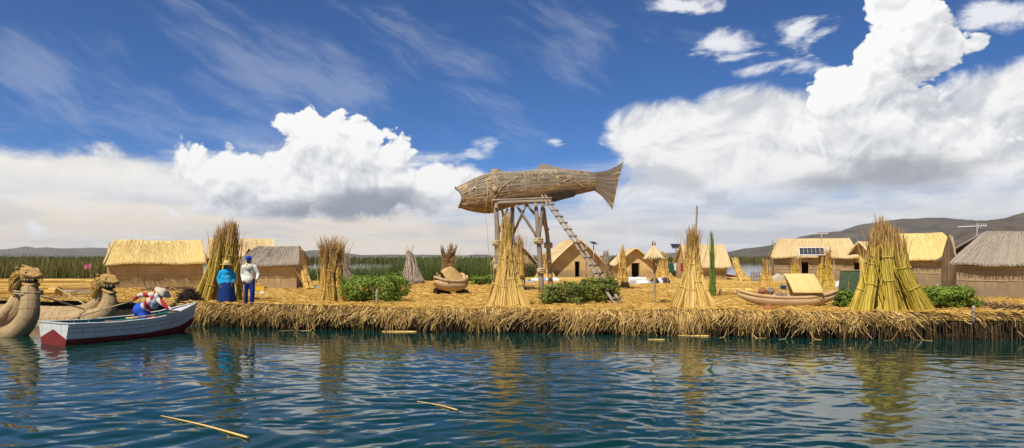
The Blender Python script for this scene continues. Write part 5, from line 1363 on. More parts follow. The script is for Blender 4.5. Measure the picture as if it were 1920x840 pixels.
    mb.add(np.array(V), [(0, 3, 2, 1), (4, 5, 6, 7), (3, 7, 6, 2), (0, 1, 5, 4), (1, 2, 6, 5), (0, 4, 7, 3)], 0.5); tr = mb.build('transom', M['b_white'], t)
    mb = MB(); V = [(-0.016, -0.54, -0.13), (-0.016, 0.54, -0.13), (-0.016, 0.615, 0.17), (-0.016, 0.0, 0.42), (-0.016, -0.615, 0.17)]; V = V + [(a + 0.012, b, c) for a, b, c in V]
    mb.add(np.array(V), [(4, 3, 2, 1, 0), (5, 6, 7, 8, 9), (3, 8, 7, 2), (4, 9, 8, 3), (0, 1, 6, 5), (1, 2, 7, 6), (0, 5, 9, 4)], 0.5); mb.build('red_chevron', M['b_red'], tr)
    mb = MB(); box(mb, (0.02, 0, 0.595), (0.09, 1.46, 0.03)); mb.build('transom_rail', M['b_grey'], tr)
    for xq, wq in ((0.38, 0.30), (0.55, 0.28)):
        h_ = np.interp(xq, q, hb) - 0.14; mb = MB(); box(mb, (xq * Ln, 0, 0.33), (wq, 2 * h_, 0.04)); mb.build('thwart', M['b_wood'] if xq < 0.5 else M['b_teal'], t)
    mb = MB(); xb = 0.42 * Ln; V = [(xb, -0.50, -0.06), (xb, 0.50, -0.06), (xb, 0.71, 0.49), (xb, -0.71, 0.49)]; V = V + [(a + 0.03, b, c) for a, b, c in V]
    mb.add(np.array(V), [(0, 3, 2, 1), (4, 5, 6, 7), (3, 7, 6, 2), (0, 1, 5, 4), (1, 2, 6, 5), (0, 4, 7, 3)], 0.5); mb.build('bulkhead', M['b_wood'], t)
    mb = MB(); V = [(0.88 * Ln, -0.32, 0.68), (0.88 * Ln, 0.32, 0.68), (1.03 * Ln, 0.0, 0.86)]; V = V + [(a, b, c - 0.03) for a, b, c in V]
    mb.add(np.array(V), [(0, 2, 1), (3, 4, 5), (0, 1, 4, 3), (1, 2, 5, 4), (2, 0, 3, 5)], 0.5); mb.build('fore_deck', M['b_grey'], t)
    return t
rowing_boat()
def oar(label, a, b, blade_at, w=0.16):
    A, B = Vector(a), Vector(b); t = thing('oar', label, 'oar', tuple(A), 0, 'oars of the rowing boat'); d = B - A
    mb = MB(); pole_mesh(mb, [Vector((0, 0, 0)), d], 0.022, 0.022, 8, 6, 0.002); mb.build('shaft', M['wood_t'], t, smooth=True)
    e = (d.normalized()); s_ = e.cross(Vector((0, 0, 1))).normalized(); c = Vector((0, 0, 0)) if blade_at == 0 else d; sg = -1 if blade_at == 0 else 1
    mb = MB(); loft(mb, [c, c + e * sg * 0.12, c + e * sg * 0.38, c + e * sg * 0.46], [(0.03, 0.02), (w * 0.5, 0.014), (w * 0.5, 0.010), (w * 0.3, 0.008)], 8, up=(0.3, 0, 1)); mb.build('blade', M['wood_t'], t, smooth=True)
oar('oar laid along the gunwale of the rowing boat', P(262, 594, 20.3), P(338, 585, 21.7), 0)
oar('long oar slanting from the rower back over the reed boat', P(249, 564, 20.85), P(112, 604, 19.6), 1, 0.14)

# ================================================================== people
def capsule(mb, pts, rad, k=12):
    """tapered limb with rounded ends"""
    p = [Vector(q) for q in pts]; loft(mb, p, rad, k)
    for q, r in ((p[0], rad[0]), (p[-1], rad[-1])):
        rr = r if np.isscalar(r) else max(r)
        ellipsoid(mb, q, (rr, rr, rr), 10, 7)
    return mb
def hand(mb, w, d, side, s_=1.0, curl=0.35):
    """palm and five fingers; w wrist, d direction of the fingers, side = direction of the thumb"""
    w, d, sd = Vector(w), Vector(d).normalized(), Vector(side).normalized(); n = d.cross(sd).normalized()
    loft(mb, [w, w + d * 0.045 * s_, w + d * 0.09 * s_], [(0.026 * s_, 0.018 * s_), (0.042 * s_, 0.017 * s_), (0.040 * s_, 0.015 * s_)], 10, up=tuple(n))
    for i, (o, l) in enumerate(((0.030, 0.070), (0.011, 0.080), (-0.010, 0.075), (-0.030, 0.058))):
        a = w + d * 0.085 * s_ + sd * o * s_; b = a + (d * l * 0.5 - n * l * curl * 0.3) * s_; c = b + (d * l * 0.42 - n * l * curl) * s_
        capsule(mb, [a, b, c], [0.0105 * s_, 0.0095 * s_, 0.008 * s_], 7)
    a = w + d * 0.03 * s_ + sd * 0.032 * s_; capsule(mb, [a, a + (d * 0.03 + sd * 0.03) * s_, a + (d * 0.065 + sd * 0.035) * s_], [0.013 * s_, 0.011 * s_, 0.009 * s_], 7)
def head(mb, c, f, up, s_=1.0):
    """skull, jaw, nose and ears; f = facing, c = centre of the head"""
    c, f, up = Vector(c), Vector(f).normalized(), Vector(up).normalized(); r = f.cross(up).normalized()
    Mx = Matrix((r, f, up)).transposed().to_4x4()
    ellipsoid(mb, c + up * 0.02 * s_, (0.074 * s_, 0.092 * s_, 0.105 * s_), 16, 11, Mx)
    ellipsoid(mb, c + f * 0.025 * s_ - up * 0.06 * s_, (0.056 * s_, 0.066 * s_, 0.058 * s_), 14, 9, Mx)
    capsule(mb, [c + f * 0.088 * s_ + up * 0.015 * s_, c + f * 0.112 * s_ - up * 0.022 * s_], [0.011 * s_, 0.016 * s_], 8)
    ellipsoid(mb, c + f * 0.086 * s_ - up * 0.058 * s_, (0.026 * s_, 0.012 * s_, 0.010 * s_), 10, 7, Mx)
    for q in (-1, 1): ellipsoid(mb, c + r * q * 0.076 * s_ - up * 0.005 * s_, (0.012 * s_, 0.022 * s_, 0.033 * s_), 8, 7, Mx)
    return r
def face_bits(parent, c, f, up, s_=1.0):
    c, f, up = Vector(c), Vector(f).normalized(), Vector(up).normalized(); r = f.cross(up).normalized()
    for q in (-1, 1):
        eb = MB(); ellipsoid(eb, c + f * 0.082 * s_ + r * q * 0.031 * s_ + up * 0.012 * s_, (0.013 * s_, 0.012 * s_, 0.008 * s_), 10, 7); eb.build('eye', M['eye_d'], parent, smooth=True)
        bb_ = MB(); loft(bb_, [c + f * 0.088 * s_ + r * q * 0.016 * s_ + up * 0.030 * s_, c + f * 0.082 * s_ + r * q * 0.048 * s_ + up * 0.030 * s_], [0.006 * s_, 0.004 * s_], 5); bb_.build('eyebrow', M['hair'], parent, smooth=True)
    mb = MB(); loft(mb, [c + f * 0.088 * s_ - r * 0.024 * s_ - up * 0.058 * s_, c + f * 0.099 * s_ - up * 0.060 * s_, c + f * 0.088 * s_ + r * 0.024 * s_ - up * 0.058 * s_], [0.005 * s_, 0.008 * s_, 0.005 * s_], 6); mb.build('mouth', M['lip'], parent, smooth=True)
M['lip'] = plain('lips', (0.17, 0.05, 0.04), 0.5, 0.05)
def cloth(name, col, **k): M[name] = plain(name, col, 0.85, 0.10, 9.0, 0.004, 40, spec=0.15, **k); return M[name]
cloth('c_cyan', (0.012, 0.30, 0.56)); cloth('c_skirt', (0.008, 0.030, 0.13)); cloth('c_white', (0.66, 0.63, 0.55)); cloth('c_navy', (0.014, 0.028, 0.17)); cloth('c_cap', (0.010, 0.055, 0.40))
cloth('c_stripe', (0.36, 0.25, 0.17)); cloth('c_red', (0.33, 0.014, 0.02)); cloth('c_blue', (0.025, 0.085, 0.48)); cloth('c_vest', (0.30, 0.34, 0.44)); cloth('c_hatw', (0.50, 0.43, 0.33)); cloth('c_straw', (0.56, 0.40, 0.16))
cloth('c_yellow', (0.60, 0.52, 0.06)); cloth('c_pink', (0.58, 0.13, 0.19)); cloth('c_pale', (0.10, 0.30, 0.52)); cloth('c_shoe', (0.05, 0.05, 0.06))

def woman():
    b = GP(425, 570.5); 
    t = thing('person', 'person in cyan jacket, long dark blue skirt and straw hat on the island', 'person', tuple(b), 0)
    yaw = math.atan2(b.x, b.y); f = Vector((-b.x, -b.y, 0)).normalized(); f = (f + Vector((0.15, 0, 0))).normalized(); up = Vector((0, 0, 1)); r = f.cross(up).normalized()   # r: her left is -r ... viewer side
    V3 = lambda a, q, z: f * q + r * a + up * z
    hc = V3(0, 0.02, 1.40)
    mb = MB(); head(mb, hc, f, up); capsule(mb, [V3(0, 0, 1.20), V3(0, 0.01, 1.33)], [0.062, 0.052])
    capsule(mb, [V3(0, 0, 0.72), V3(0, 0, 0.95), V3(0, 0.0, 1.17)], [(0.16, 0.12), (0.14, 0.11), (0.16, 0.10)])
    arms = {}
    for s_ in (-1, 1):
        sh, el_, wr = V3(0.19 * s_, 0, 1.17), V3(0.27 * s_, -0.03, 0.93), V3((0.25 if s_ > 0 else 0.17) * s_, 0.10 if s_ > 0 else 0.16, 0.72 if s_ > 0 else 0.80)
        arms[s_] = (sh, el_, wr); capsule(mb, [sh, el_, wr], [0.055, 0.042, 0.028]); hand(mb, wr, V3(-0.25 * s_, 0.2, -1), f * 0.7 - r * s_ * 0.7)
        capsule(mb, [V3(0.09 * s_, 0, 0.75), V3(0.10 * s_, 0.01, 0.42), V3(0.10 * s_, 0, 0.07)], [0.09, 0.062, 0.042]); capsule(mb, [V3(0.10 * s_, -0.03, 0.045), V3(0.11 * s_, 0.14, 0.035)], [0.045, 0.035])
    body = mb.build('body', M['skin'], t); remesh(body, 0.013, 3); face_bits(body, hc, f, up)
    mb = MB(); capsule(mb, [V3(0, 0, 0.80), V3(0, 0.01, 0.98), V3(0, 0, 1.16)], [(0.235, 0.19), (0.215, 0.185), (0.19, 0.13)], 16)
    for s_ in (-1, 1): capsule(mb, [arms[s_][0], arms[s_][1], arms[s_][1].lerp(arms[s_][2], 0.85)], [0.085, 0.078, 0.055])
    j = mb.build('jacket', M['c_cyan'], t); remesh(j, 0.02, 5)
    mb = MB(); capsule(mb, [V3(0, 0.165, 0.80), V3(0, 0.175, 0.98), V3(0, 0.11, 1.17)], [(0.075, 0.02), (0.065, 0.02), (0.04, 0.02)]); mb.build('blouse_front', M['c_pale'], j, smooth=True)
    mb = MB(); lathe(mb, [(0.20, 0.86), (0.25, 0.76), (0.285, 0.5), (0.325, 0.2), (0.345, 0.06), (0.33, 0.05)], 40, wob=0.035); mb.build('skirt', M['c_skirt'], t, smooth=True)
    mb = MB(); c = hc + up * 0.075; lathe(mb, [(0.235, -0.03), (0.245, -0.015), (0.12, 0.008), (0.105, 0.10), (0.075, 0.135), (0.0, 0.142)], 24, tuple(c), wob=0.02); h_ = mb.build('hat', M['c_straw'], t, smooth=True)
    mb = MB(); lathe(mb, [(0.123, 0.012), (0.120, 0.04)], 24, tuple(c)); mb.build('hat_band', M['c_stripe'], h_, smooth=True)
    mb = MB(); ellipsoid(mb, hc - f * 0.025 + up * 0.02, (0.088, 0.088, 0.105))
    for s_ in (-1, 1): capsule(mb, [hc + r * 0.075 * s_ - f * 0.02 - up * 0.02, V3(0.10 * s_, 0.07, 1.20), V3(0.10 * s_, 0.13, 1.02)], [0.025, 0.022, 0.012])
    mb.build('hair', M['hair'], t, smooth=True)
def man():
    b = GP(467, 572)
    t = thing('person', 'person in white shirt, navy striped trousers and blue cap on the island', 'person', tuple(b), 0)
    f = Vector((-b.x * 0.4 - 0.35 * b.y, -b.y, 0)).normalized(); up = Vector((0, 0, 1)); r = f.cross(up).normalized()
    f = Vector((0.10, -1, 0)).normalized(); r = f.cross(up).normalized()
    V3 = lambda a, q, z: f * q + r * a + up * z
    k = 1.0; hc = V3(0, 0.03, 1.585); hf = (f + Vector((-0.35, 0, -0.12))).normalized()
    mb = MB(); head(mb, hc, hf, up); capsule(mb, [V3(0, 0, 1.36), V3(0, 0.015, 1.50)], [0.062, 0.054])
    capsule(mb, [V3(0, 0, 0.86), V3(0, 0, 1.10), V3(0, 0, 1.34)], [(0.155, 0.11), (0.145, 0.105), (0.175, 0.11)])
    A = {1: (V3(-0.20, 0, 1.35), V3(-0.31, -0.02, 1.09), V3(-0.30, 0.14, 0.90)), -1: (V3(0.20, 0, 1.35), V3(0.25, -0.06, 1.07), V3(0.17, 0.12, 0.84))}
    for s_ in (-1, 1):
        a = A[s_]; capsule(mb, list(a), [0.056, 0.043, 0.029]); hand(mb, a[2], V3(0.25 * s_, 0.1, -1), f * 0.8)
    legs = {-1: (V3(-0.09, 0, 0.88), V3(-0.13, 0.05, 0.47), V3(-0.10, 0.0, 0.08)), 1: (V3(0.09, 0, 0.88), V3(0.11, 0.03, 0.47), V3(0.12, -0.02, 0.08))}
    for s_ in (-1, 1):
        a = legs[s_]; capsule(mb, list(a), [0.088, 0.062, 0.042]); capsule(mb, [a[2] - f * 0.04 - up * 0.04, a[2] + f * 0.16 - up * 0.045], [0.042, 0.034])
    body = mb.build('body', M['skin'], t); remesh(body, 0.013, 3); face_bits(body, hc, hf, up)
    mb = MB(); capsule(mb, [V3(0, 0, 0.90), V3(0, 0, 1.10), V3(0, 0, 1.34)], [(0.185, 0.135), (0.175, 0.13), (0.185, 0.115)], 16)
    for s_ in (-1, 1): a = A[s_]; capsule(mb, [a[0], a[1], a[1].lerp(a[2], 0.9)], [0.074, 0.064, 0.046])
    sh = mb.build('shirt', M['c_white'], t); remesh(sh, 0.02, 5)
    mb = MB(); capsule(mb, [V3(-0.02, 0.12, 1.28), V3(0.03, 0.125, 1.43)], [(0.02, 0.012), (0.05, 0.02)]); mb.build('scarf', M['c_yellow'], sh, smooth=True)
    mb = MB(); box(mb, V3(-0.06, 0.145, 1.20), (0.10, 0.012, 0.03)); mb.build('chest_badge', M['c_navy'], sh)
    mb = MB(); capsule(mb, [V3(-0.02, 0, 0.88), V3(0.02, 0, 0.90)], [0.15, 0.15])
    for s_ in (-1, 1): a = legs[s_]; capsule(mb, [a[0], a[1], a[2] + up * 0.0], [0.115, 0.088, 0.078])
    tr = mb.build('trousers', M['c_navy'], t); remesh(tr, 0.018, 4)
    a = legs[1]; mb = MB(); loft(mb, [a[0] + f * 0.075 + r * 0.06, a[1] + f * 0.07 + r * 0.035, a[2] + f * 0.064 + r * 0.03], [(0.028, 0.02)] * 3, 6, up=tuple(f)); mb.build('side_stripe', M['c_stripe'], tr, smooth=True)
    for s_ in (-1, 1): a = legs[s_]; mb = MB(); capsule(mb, [a[2] - f * 0.05 - up * 0.04, a[2] + f * 0.17 - up * 0.045], [0.05, 0.042]); mb.build('shoe', M['c_shoe'], t, smooth=True)
    mb = MB(); c = hc + up * 0.055; lathe(mb, [(0.100, -0.01), (0.104, 0.03), (0.088, 0.075), (0.045, 0.098), (0.0, 0.103)], 20, tuple(c)); cp = mb.build('cap', M['c_cap'], t, smooth=True)
    mb = MB(); loft(mb, [c + hf * 0.06, c + hf * 0.13, c + hf * 0.185 - up * 0.012], [(0.085, 0.008), (0.08, 0.007), (0.045, 0.005)], 10); mb.build('peak', M['c_cap'], cp, smooth=True)
    mb = MB(); ellipsoid(mb, hc - hf * 0.025 + up * 0.01, (0.082, 0.088, 0.10)); mb.build('hair', M['hair'], t, smooth=True)
def rower():
    Y = 20.9; b = Vector((XW(272, Y), Y, 0.02))
    t = thing('person', 'person in red and white striped sweater bending over inside the rowing boat', 'person', tuple(b), 0)
    L = lambda px, py, dy=0.0: P(px, py, Y + dy) - b
    up = Vector((0, 0, 1)); hip = L(268, 580, 0.05); chest = L(288, 563, -0.1); neck = L(297, 555.5, -0.15); hc = L(303.5, 550.5, -0.18)
    fdir = Vector((0.75, -0.25, -0.60)).normalized(); hup = Vector((0.62, -0.12, 0.77)).normalized(); fdir = (fdir - hup * fdir.dot(hup)).normalized()
    mb = MB(); head(mb, hc, fdir, hup); capsule(mb, [neck, hc], [0.06, 0.05])
    capsule(mb, [hip, hip.lerp(chest, 0.5), chest, neck], [(0.16, 0.13), (0.15, 0.12), (0.175, 0.12), (0.12, 0.09)])
    sr = L(298, 563, -0.34); er = L(311, 574, -0.42); wr = L(322, 582, -0.45)
    sl = L(286, 553, 0.12); elb = L(262, 553, 0.14); wl = L(251, 562, 0.05)
    capsule(mb, [sr, er, wr], [0.055, 0.043, 0.029]); capsule(mb, [sl, elb, wl], [0.055, 0.043, 0.029])
    hand(mb, wr, Vector((0.8, -0.1, -0.6)), Vector((0.3, -0.9, 0.1))); hand(mb, wl, Vector((-0.7, -0.1, -0.6)), Vector((0, -1, 0.2)), curl=0.8)
    k1, f1 = Vector((hip.x + 0.12, hip.y - 0.18, 0.46)), Vector((hip.x + 0.02, hip.y - 0.15, 0.06)); k2, f2 = Vector((hip.x + 0.05, hip.y + 0.22, 0.46)), Vector((hip.x - 0.05, hip.y + 0.2, 0.06))
    for kk, ff, o in ((k1, f1, -0.1), (k2, f2, 0.1)):
        capsule(mb, [hip + Vector((0, o, -0.02)), kk, ff], [0.09, 0.062, 0.042]); capsule(mb, [ff, ff + Vector((0.15, -0.03, -0.02))], [0.042, 0.034])
    body = mb.build('body', M['skin'], t); remesh(body, 0.013, 3); face_bits(body, hc, fdir, hup)
    mb = MB(); capsule(mb, [hip + (chest - hip) * 0.12, hip.lerp(chest, 0.5), chest, neck], [(0.19, 0.165), (0.18, 0.155), (0.19, 0.145), (0.13, 0.10)], 16)
    capsule(mb, [sr, er, er.lerp(wr, 0.85)], [0.085, 0.07, 0.055]); capsule(mb, [sl, elb, elb.lerp(wl, 0.85)], [0.085, 0.07, 0.055])
    sw = mb.build('sweater', M['c_stripes'], t); remesh(sw, 0.02, 4)
    mb = MB(); capsule(mb, [hip.lerp(chest, 0.75) + Vector((0.13, -0.06, -0.09)), chest + Vector((0.09, -0.07, -0.05)), neck + Vector((0.03, -0.02, 0.0))], [(0.12, 0.12), (0.135, 0.13), (0.115, 0.105)], 14); v_ = mb.build('vest', M['c_vest'], t); remesh(v_, 0.02, 3)
    mb = MB(); ellipsoid(mb, hip + Vector((-0.03, -0.02, -0.02)), (0.25, 0.25, 0.24)); capsule(mb, [hip + Vector((0, -0.1, -0.05)), k1, f1 + up * 0.1], [0.15, 0.11, 0.085]); capsule(mb, [hip + Vector((0, 0.1, -0.05)), k2, f2 + up * 0.1], [0.15, 0.11, 0.085])
    tr = mb.build('trousers', M['c_blue'], t); remesh(tr, 0.02, 5)
    hm = MB(); lathe(hm, [(0.25, -0.03), (0.26, -0.015), (0.115, 0.01), (0.10, 0.075), (0.06, 0.10), (0.0, 0.105)], 24, wob=0.03); ho = hm.build('hat', M['c_hatw'], t, smooth=True)
    ho.location = hc + hup * 0.07; ho.rotation_euler = hup.to_track_quat('Z', 'Y').to_euler()
    mb = MB(); ellipsoid(mb, hc - fdir * 0.025 + hup * 0.01, (0.088, 0.088, 0.10)); capsule(mb, [hc - fdir * 0.05 - hup * 0.05, hc - fdir * 0.02 - up * 0.18], [0.06, 0.03]); mb.build('hair', M['hair'], t, smooth=True)
def stripes():
    m, T, b = new_mat('c_stripes'); co = T.node('ShaderNodeTexCoord').outputs['Object']
    # bands woven across the sweater: run across the bent back and round the sleeves
    x, y, z = T.sep(co); d = T.m('ADD', T.m('MULTIPLY', x, 0.82), T.m('MULTIPLY', z, 0.45)); d = T.m('ABSOLUTE', T.m('SUBTRACT', d, 0.66))
    fr = T.m('FRACT', T.m('ADD', T.m('MULTIPLY', d, 3.4), 0.28))
    T.put(b.inputs['Base Color'], T.mix(T.m('GREATER_THAN', fr, 0.52), (0.56, 0.49, 0.41), (0.33, 0.012, 0.02))); b.inputs['Roughness'].default_value = 0.9
    M['c_stripes'] = m
stripes(); woman(); man(); rower()

# ================================================================== small things about the village
def heap(label, px, py, w, h, mats, name='cloth_heap', cat='cloth', seed=1, group=None, n_l=3, dep=0.6, rough=0.35):
    """crumpled bundle: several overlapping folds, each a piece of its own"""
    b = GP(px, py); s_ = b.y / FPX; t = thing(name, label, cat, tuple(b), 0, group); r = np.random.RandomState(seed)
    for i in range(n_l):
        mb = MB(); k, m = 22, 10; th = np.linspace(0, np.pi * 0.56, m); a = np.arange(k) / k * 2 * np.pi
        A, Tt = np.meshgrid(a, th); x = np.sin(Tt) * np.cos(A); y = np.sin(Tt) * np.sin(A); z = np.cos(Tt)
        rad = 1 + rough * fbm(x * 2.2 + seed * 3 + i * 7, y * 2.2 + z * 2, 4, seed + i)
        ww = w * s_ / 2 * (0.95 if n_l == 1 else r.uniform(0.42, 0.62)); ox = 0 if n_l == 1 else (i / (n_l - 1) - 0.5) * w * s_ * 0.55
        V = np.stack([x * rad * ww + ox, y * rad * ww * dep + r.uniform(-0.1, 0.1), np.maximum(z * rad * h * s_ * (1 if n_l == 1 else r.uniform(0.7, 1.0)), -0.03)], -1)
        j = np.arange(m - 1)[:, None] * k; c = np.arange(k)[None]; c2 = (c + 1) % k
        mb.add(V.reshape(-1, 3), np.stack([j + c, j + k + c, j + k + c2, j + c2], -1).reshape(-1, 4), r.rand())
        mb.build('fold', mats[i % len(mats)], t, smooth=True)
    return t
cloth('c_bluetarp', (0.03, 0.30, 0.62)); cloth('c_sheet', (0.64, 0.63, 0.62)); cloth('c_dk', (0.05, 0.045, 0.05)); cloth('c_green', (0.02, 0.09, 0.05)); cloth('c_grey', (0.30, 0.30, 0.32)); cloth('c_purple', (0.16, 0.05, 0.12))
heap('blue plastic sheet at the mouth of the small reed tent', 752, 522, 16, 10, [M['c_bluetarp']], seed=3, n_l=2)
heap('small blue cloth on the ground by the grey hut', 598, 541, 12, 5, [M['c_bluetarp']], seed=4, n_l=2)
heap('white cloth crumpled beside the man in the white shirt', 484, 551, 26, 5, [M['c_sheet']], seed=5, n_l=2)
heap('white and blue cloth spread with goods behind the platform posts', 1024, 526, 50, 6, [M['c_sheet'], M['c_bluetarp'], M['c_sheet']], seed=6, n_l=4)
heap('dark goods laid on the ground left of the platform posts', 990, 530, 30, 6, [M['c_dk'], M['c_grey']], seed=7, n_l=4)
heap('long white blanket spread with handicrafts before the small hut', 1194, 533, 66, 8, [M['c_sheet'], M['c_grey'], M['c_sheet']], seed=8, n_l=5)
heap('upper white blanket heaped at the small hut doorway', 1196, 525, 40, 7, [M['c_sheet'], M['c_sheet']], seed=9, n_l=3)
heap('dark and purple cloths by the straw lamp post', 1237, 531, 34, 11, [M['c_dk'], M['c_purple'], M['c_sheet'], M['c_pink']], seed=10, n_l=5)
heap('white bag standing right of the green board', 1571, 540, 14, 14, [M['c_sheet']], seed=12, n_l=1)
heap('grey low heap of roots below the solar panel hut', 1467, 527, 38, 14, [M['grey']], seed=13, n_l=3, name='root_heap', cat='roots')
heap('pink cloth heaped in the bow beside the bent rower', 330, 588, 2, 2, [M['c_pink']], seed=14, n_l=1) if False else None
def cloth_in_boat():
    c = Vector((-10.98, 21.15, 0)); t = thing('cloth_heap', 'pink and white cloth in the bow of the rowing boat', 'cloth', (c.x, c.y, 0.34)); r = np.random.RandomState(4)
    for i, (dx, dy, m_) in enumerate(((0.0, -0.05, 'c_pink'), (0.14, 0.12, 'c_pink'), (0.02, -0.25, 'c_pink'), (0.24, 0.38, 'c_sheet'))):
        mb = MB(); k, m = 20, 11; th = np.linspace(0, np.pi, m); a = np.arange(k) / k * 2 * np.pi; A, Tt = np.meshgrid(a, th); x, y, z = np.sin(Tt) * np.cos(A), np.sin(Tt) * np.sin(A), np.cos(Tt)
        rad = 1 + 0.5 * fbm(x * 2.5 + i * 5, y * 2.5 + z * 2, 4, i + 20); V = np.stack([x * rad * 0.19 + dx, y * rad * 0.17 + dy, z * rad * 0.085 + 0.12], -1)
        j = np.arange(m - 1)[:, None] * k; q = np.arange(k)[None]; q2 = (q + 1) % k
        mb.add(V.reshape(-1, 3), np.stack([j + q, j + k + q, j + k + q2, j + q2], -1).reshape(-1, 4), 0.5); mb.build('fold', M[m_], t, smooth=True)
cloth_in_boat()
# dark shaggy heap by the bow
def shaggy():
    b = GP(357, 571); s_ = b.y / FPX; t = thing('shaggy_heap', 'dark brown shaggy heap on the island edge by the boat bow', 'heap', tuple(b)); r = np.random.RandomState(9)
    mb = MB(); k, m = 26, 14; th = np.linspace(0, np.pi * 0.6, m); a = np.arange(k) / k * 2 * np.pi; A, Tt = np.meshgrid(a, th); x, y, z = np.sin(Tt) * np.cos(A), np.sin(Tt) * np.sin(A), np.cos(Tt)
    rad = 1 + 0.35 * fbm(x * 2 + 4, y * 2 + z * 2, 4, 44); V = np.stack([x * rad * 21 * s_, y * rad * 16 * s_, np.maximum(z * rad * 24 * s_, -0.03)], -1)
    j = np.arange(m - 1)[:, None] * k; q = np.arange(k)[None]; q2 = (q + 1) % k
    mb.add(V.reshape(-1, 3), np.stack([j + q, j + k + q, j + k + q2, j + q2], -1).reshape(-1, 4), 0.5); o = mb.build('core', M['dark'], t, smooth=True)
    n = 1600; p = V.reshape(-1, 3)[r.randint(0, V.size // 3, n)] + r.normal(0, 0.015, (n, 3)); d = p * np.array([0.5, 0.5, 0.2]) + r.normal(0, 0.10, (n, 3)); d[:, 2] -= 0.06; f = np.linspace(0, 0.5, 4)[None, :, None]
    mb = MB(); strands(mb, p[:, None] + d[:, None] * f, np.full((n, 4), 0.006), 3); mb.build('shag', M['dark'], o, kind='stuff')
shaggy()
# yellow can
def can():
    b = GP(484, 546); t = thing('jerry_can', 'yellow plastic can lying by the grey hut wall', 'can', tuple(b)); s_ = b.y / FPX
    M['yellow'] = plain('yellow_plastic', (0.62, 0.40, 0.02), 0.4, 0.06)
    mb = MB(); loft(mb, [(-0.36, 0, 0.15), (-0.33, 0, 0.15), (0.33, 0, 0.15), (0.36, 0, 0.15)], [(0.10, 0.11), (0.13, 0.14), (0.13, 0.14), (0.10, 0.11)], 4, up=(0, 0.7, 0.7)); mb.build('tank', M['yellow'], t)
    mb = MB(); loft(mb, smooth_path([(-0.15, 0, 0.27), (-0.10, 0, 0.36), (0.10, 0, 0.36), (0.15, 0, 0.27)], 9), [0.025] * 9, 8); mb.build('handle', M['yellow'], t, smooth=True)
    mb = MB(); loft(mb, [(0.36, 0, 0.2), (0.41, 0, 0.2)], [0.045, 0.045], 12); mb.build('cap', M['dark'], t)
can()
# clay pots
M['clay'] = plain('terracotta', (0.36, 0.135, 0.062), 0.8, 0.15, 6); M['clay_g'] = plain('grey_clay', (0.25, 0.20, 0.165), 0.8, 0.2, 6)
def pot(label, px, py, w, mat, squash=1.0, at=None):
    b = at if at is not None else GP(px, py); s_ = w * b.y / FPX / 2; t = thing('clay_pot', label, 'pot', tuple(b), 0, 'clay pots by the model boat')
    mb = MB(); lathe(mb, [(0.45 * s_, 0), (0.85 * s_, 0.35 * s_ * squash), (1.0 * s_, 0.8 * s_ * squash), (0.85 * s_, 1.3 * s_ * squash), (0.52 * s_, 1.6 * s_ * squash), (0.45 * s_, 1.62 * s_ * squash), (0.36 * s_, 1.3 * s_ * squash), (0.0, 1.1 * s_ * squash)], 20); o = mb.build('belly', mat, t, smooth=True)
    mb = MB(); ring(mb, (0, 0, 1.64 * s_ * squash), (0, 0, 1), 0.52 * s_, 0.10 * s_, 8, 20); mb.build('rim', mat, o, smooth=True)
g0 = GP(1437, 560)
PY = 24.75; gp = on_ground(XW(1437, PY), PY)
pot('wide terracotta bowl carrying the two round pots', 1437, 562, 27, M['clay'], 0.95, at=gp)
top_z = gp.z + 1.62 * 0.95 * 27 * PY / FPX / 2 - 0.01
pot('round terracotta pot behind the model boat, left of the grey one', 1430, 552, 15.5, M['clay'], at=Vector((gp.x - 0.15, gp.y, top_z)))
pot('round grey clay pot beside the terracotta one', 1445, 552, 15, M['clay_g'], at=Vector((gp.x + 0.15, gp.y, top_z)))
pot('low terracotta pot in front of the long model boat', 1441, 583, 18, M['clay'], 0.75)
pot('dark clay jar left of the cabin of the long model boat', 1461, 556, 11, M['clay_g'], at=Vector((XW(1461, pb.y + 0.35), pb.y + 0.35, pb.z + 0.36)))
pot('second dark clay jar touching the cabin of the long model boat', 1470, 557, 9, M['clay_g'], at=Vector((XW(1471, pb.y + 0.35), pb.y + 0.35, pb.z + 0.36)))
def bucket():
    b = GP(1469, 545); t = thing('bucket', 'small blue bucket behind the long model boat', 'bucket', tuple(b)); M['bluep'] = plain('blue_plastic', (0.03, 0.17, 0.50), 0.4, 0.05)
    mb = MB(); lathe(mb, [(0.12, 0), (0.155, 0.26), (0.165, 0.27), (0.145, 0.26), (0.11, 0.02), (0, 0.02)], 18); mb.build('tub', M['bluep'], t, smooth=True)
    mb = MB(); loft(mb, smooth_path([(-0.16, 0, 0.26), (-0.08, -0.1, 0.36), (0.08, -0.1, 0.36), (0.16, 0, 0.26)], 9), [0.008] * 9, 6); mb.build('handle', M['metal'], t, smooth=True)
bucket()
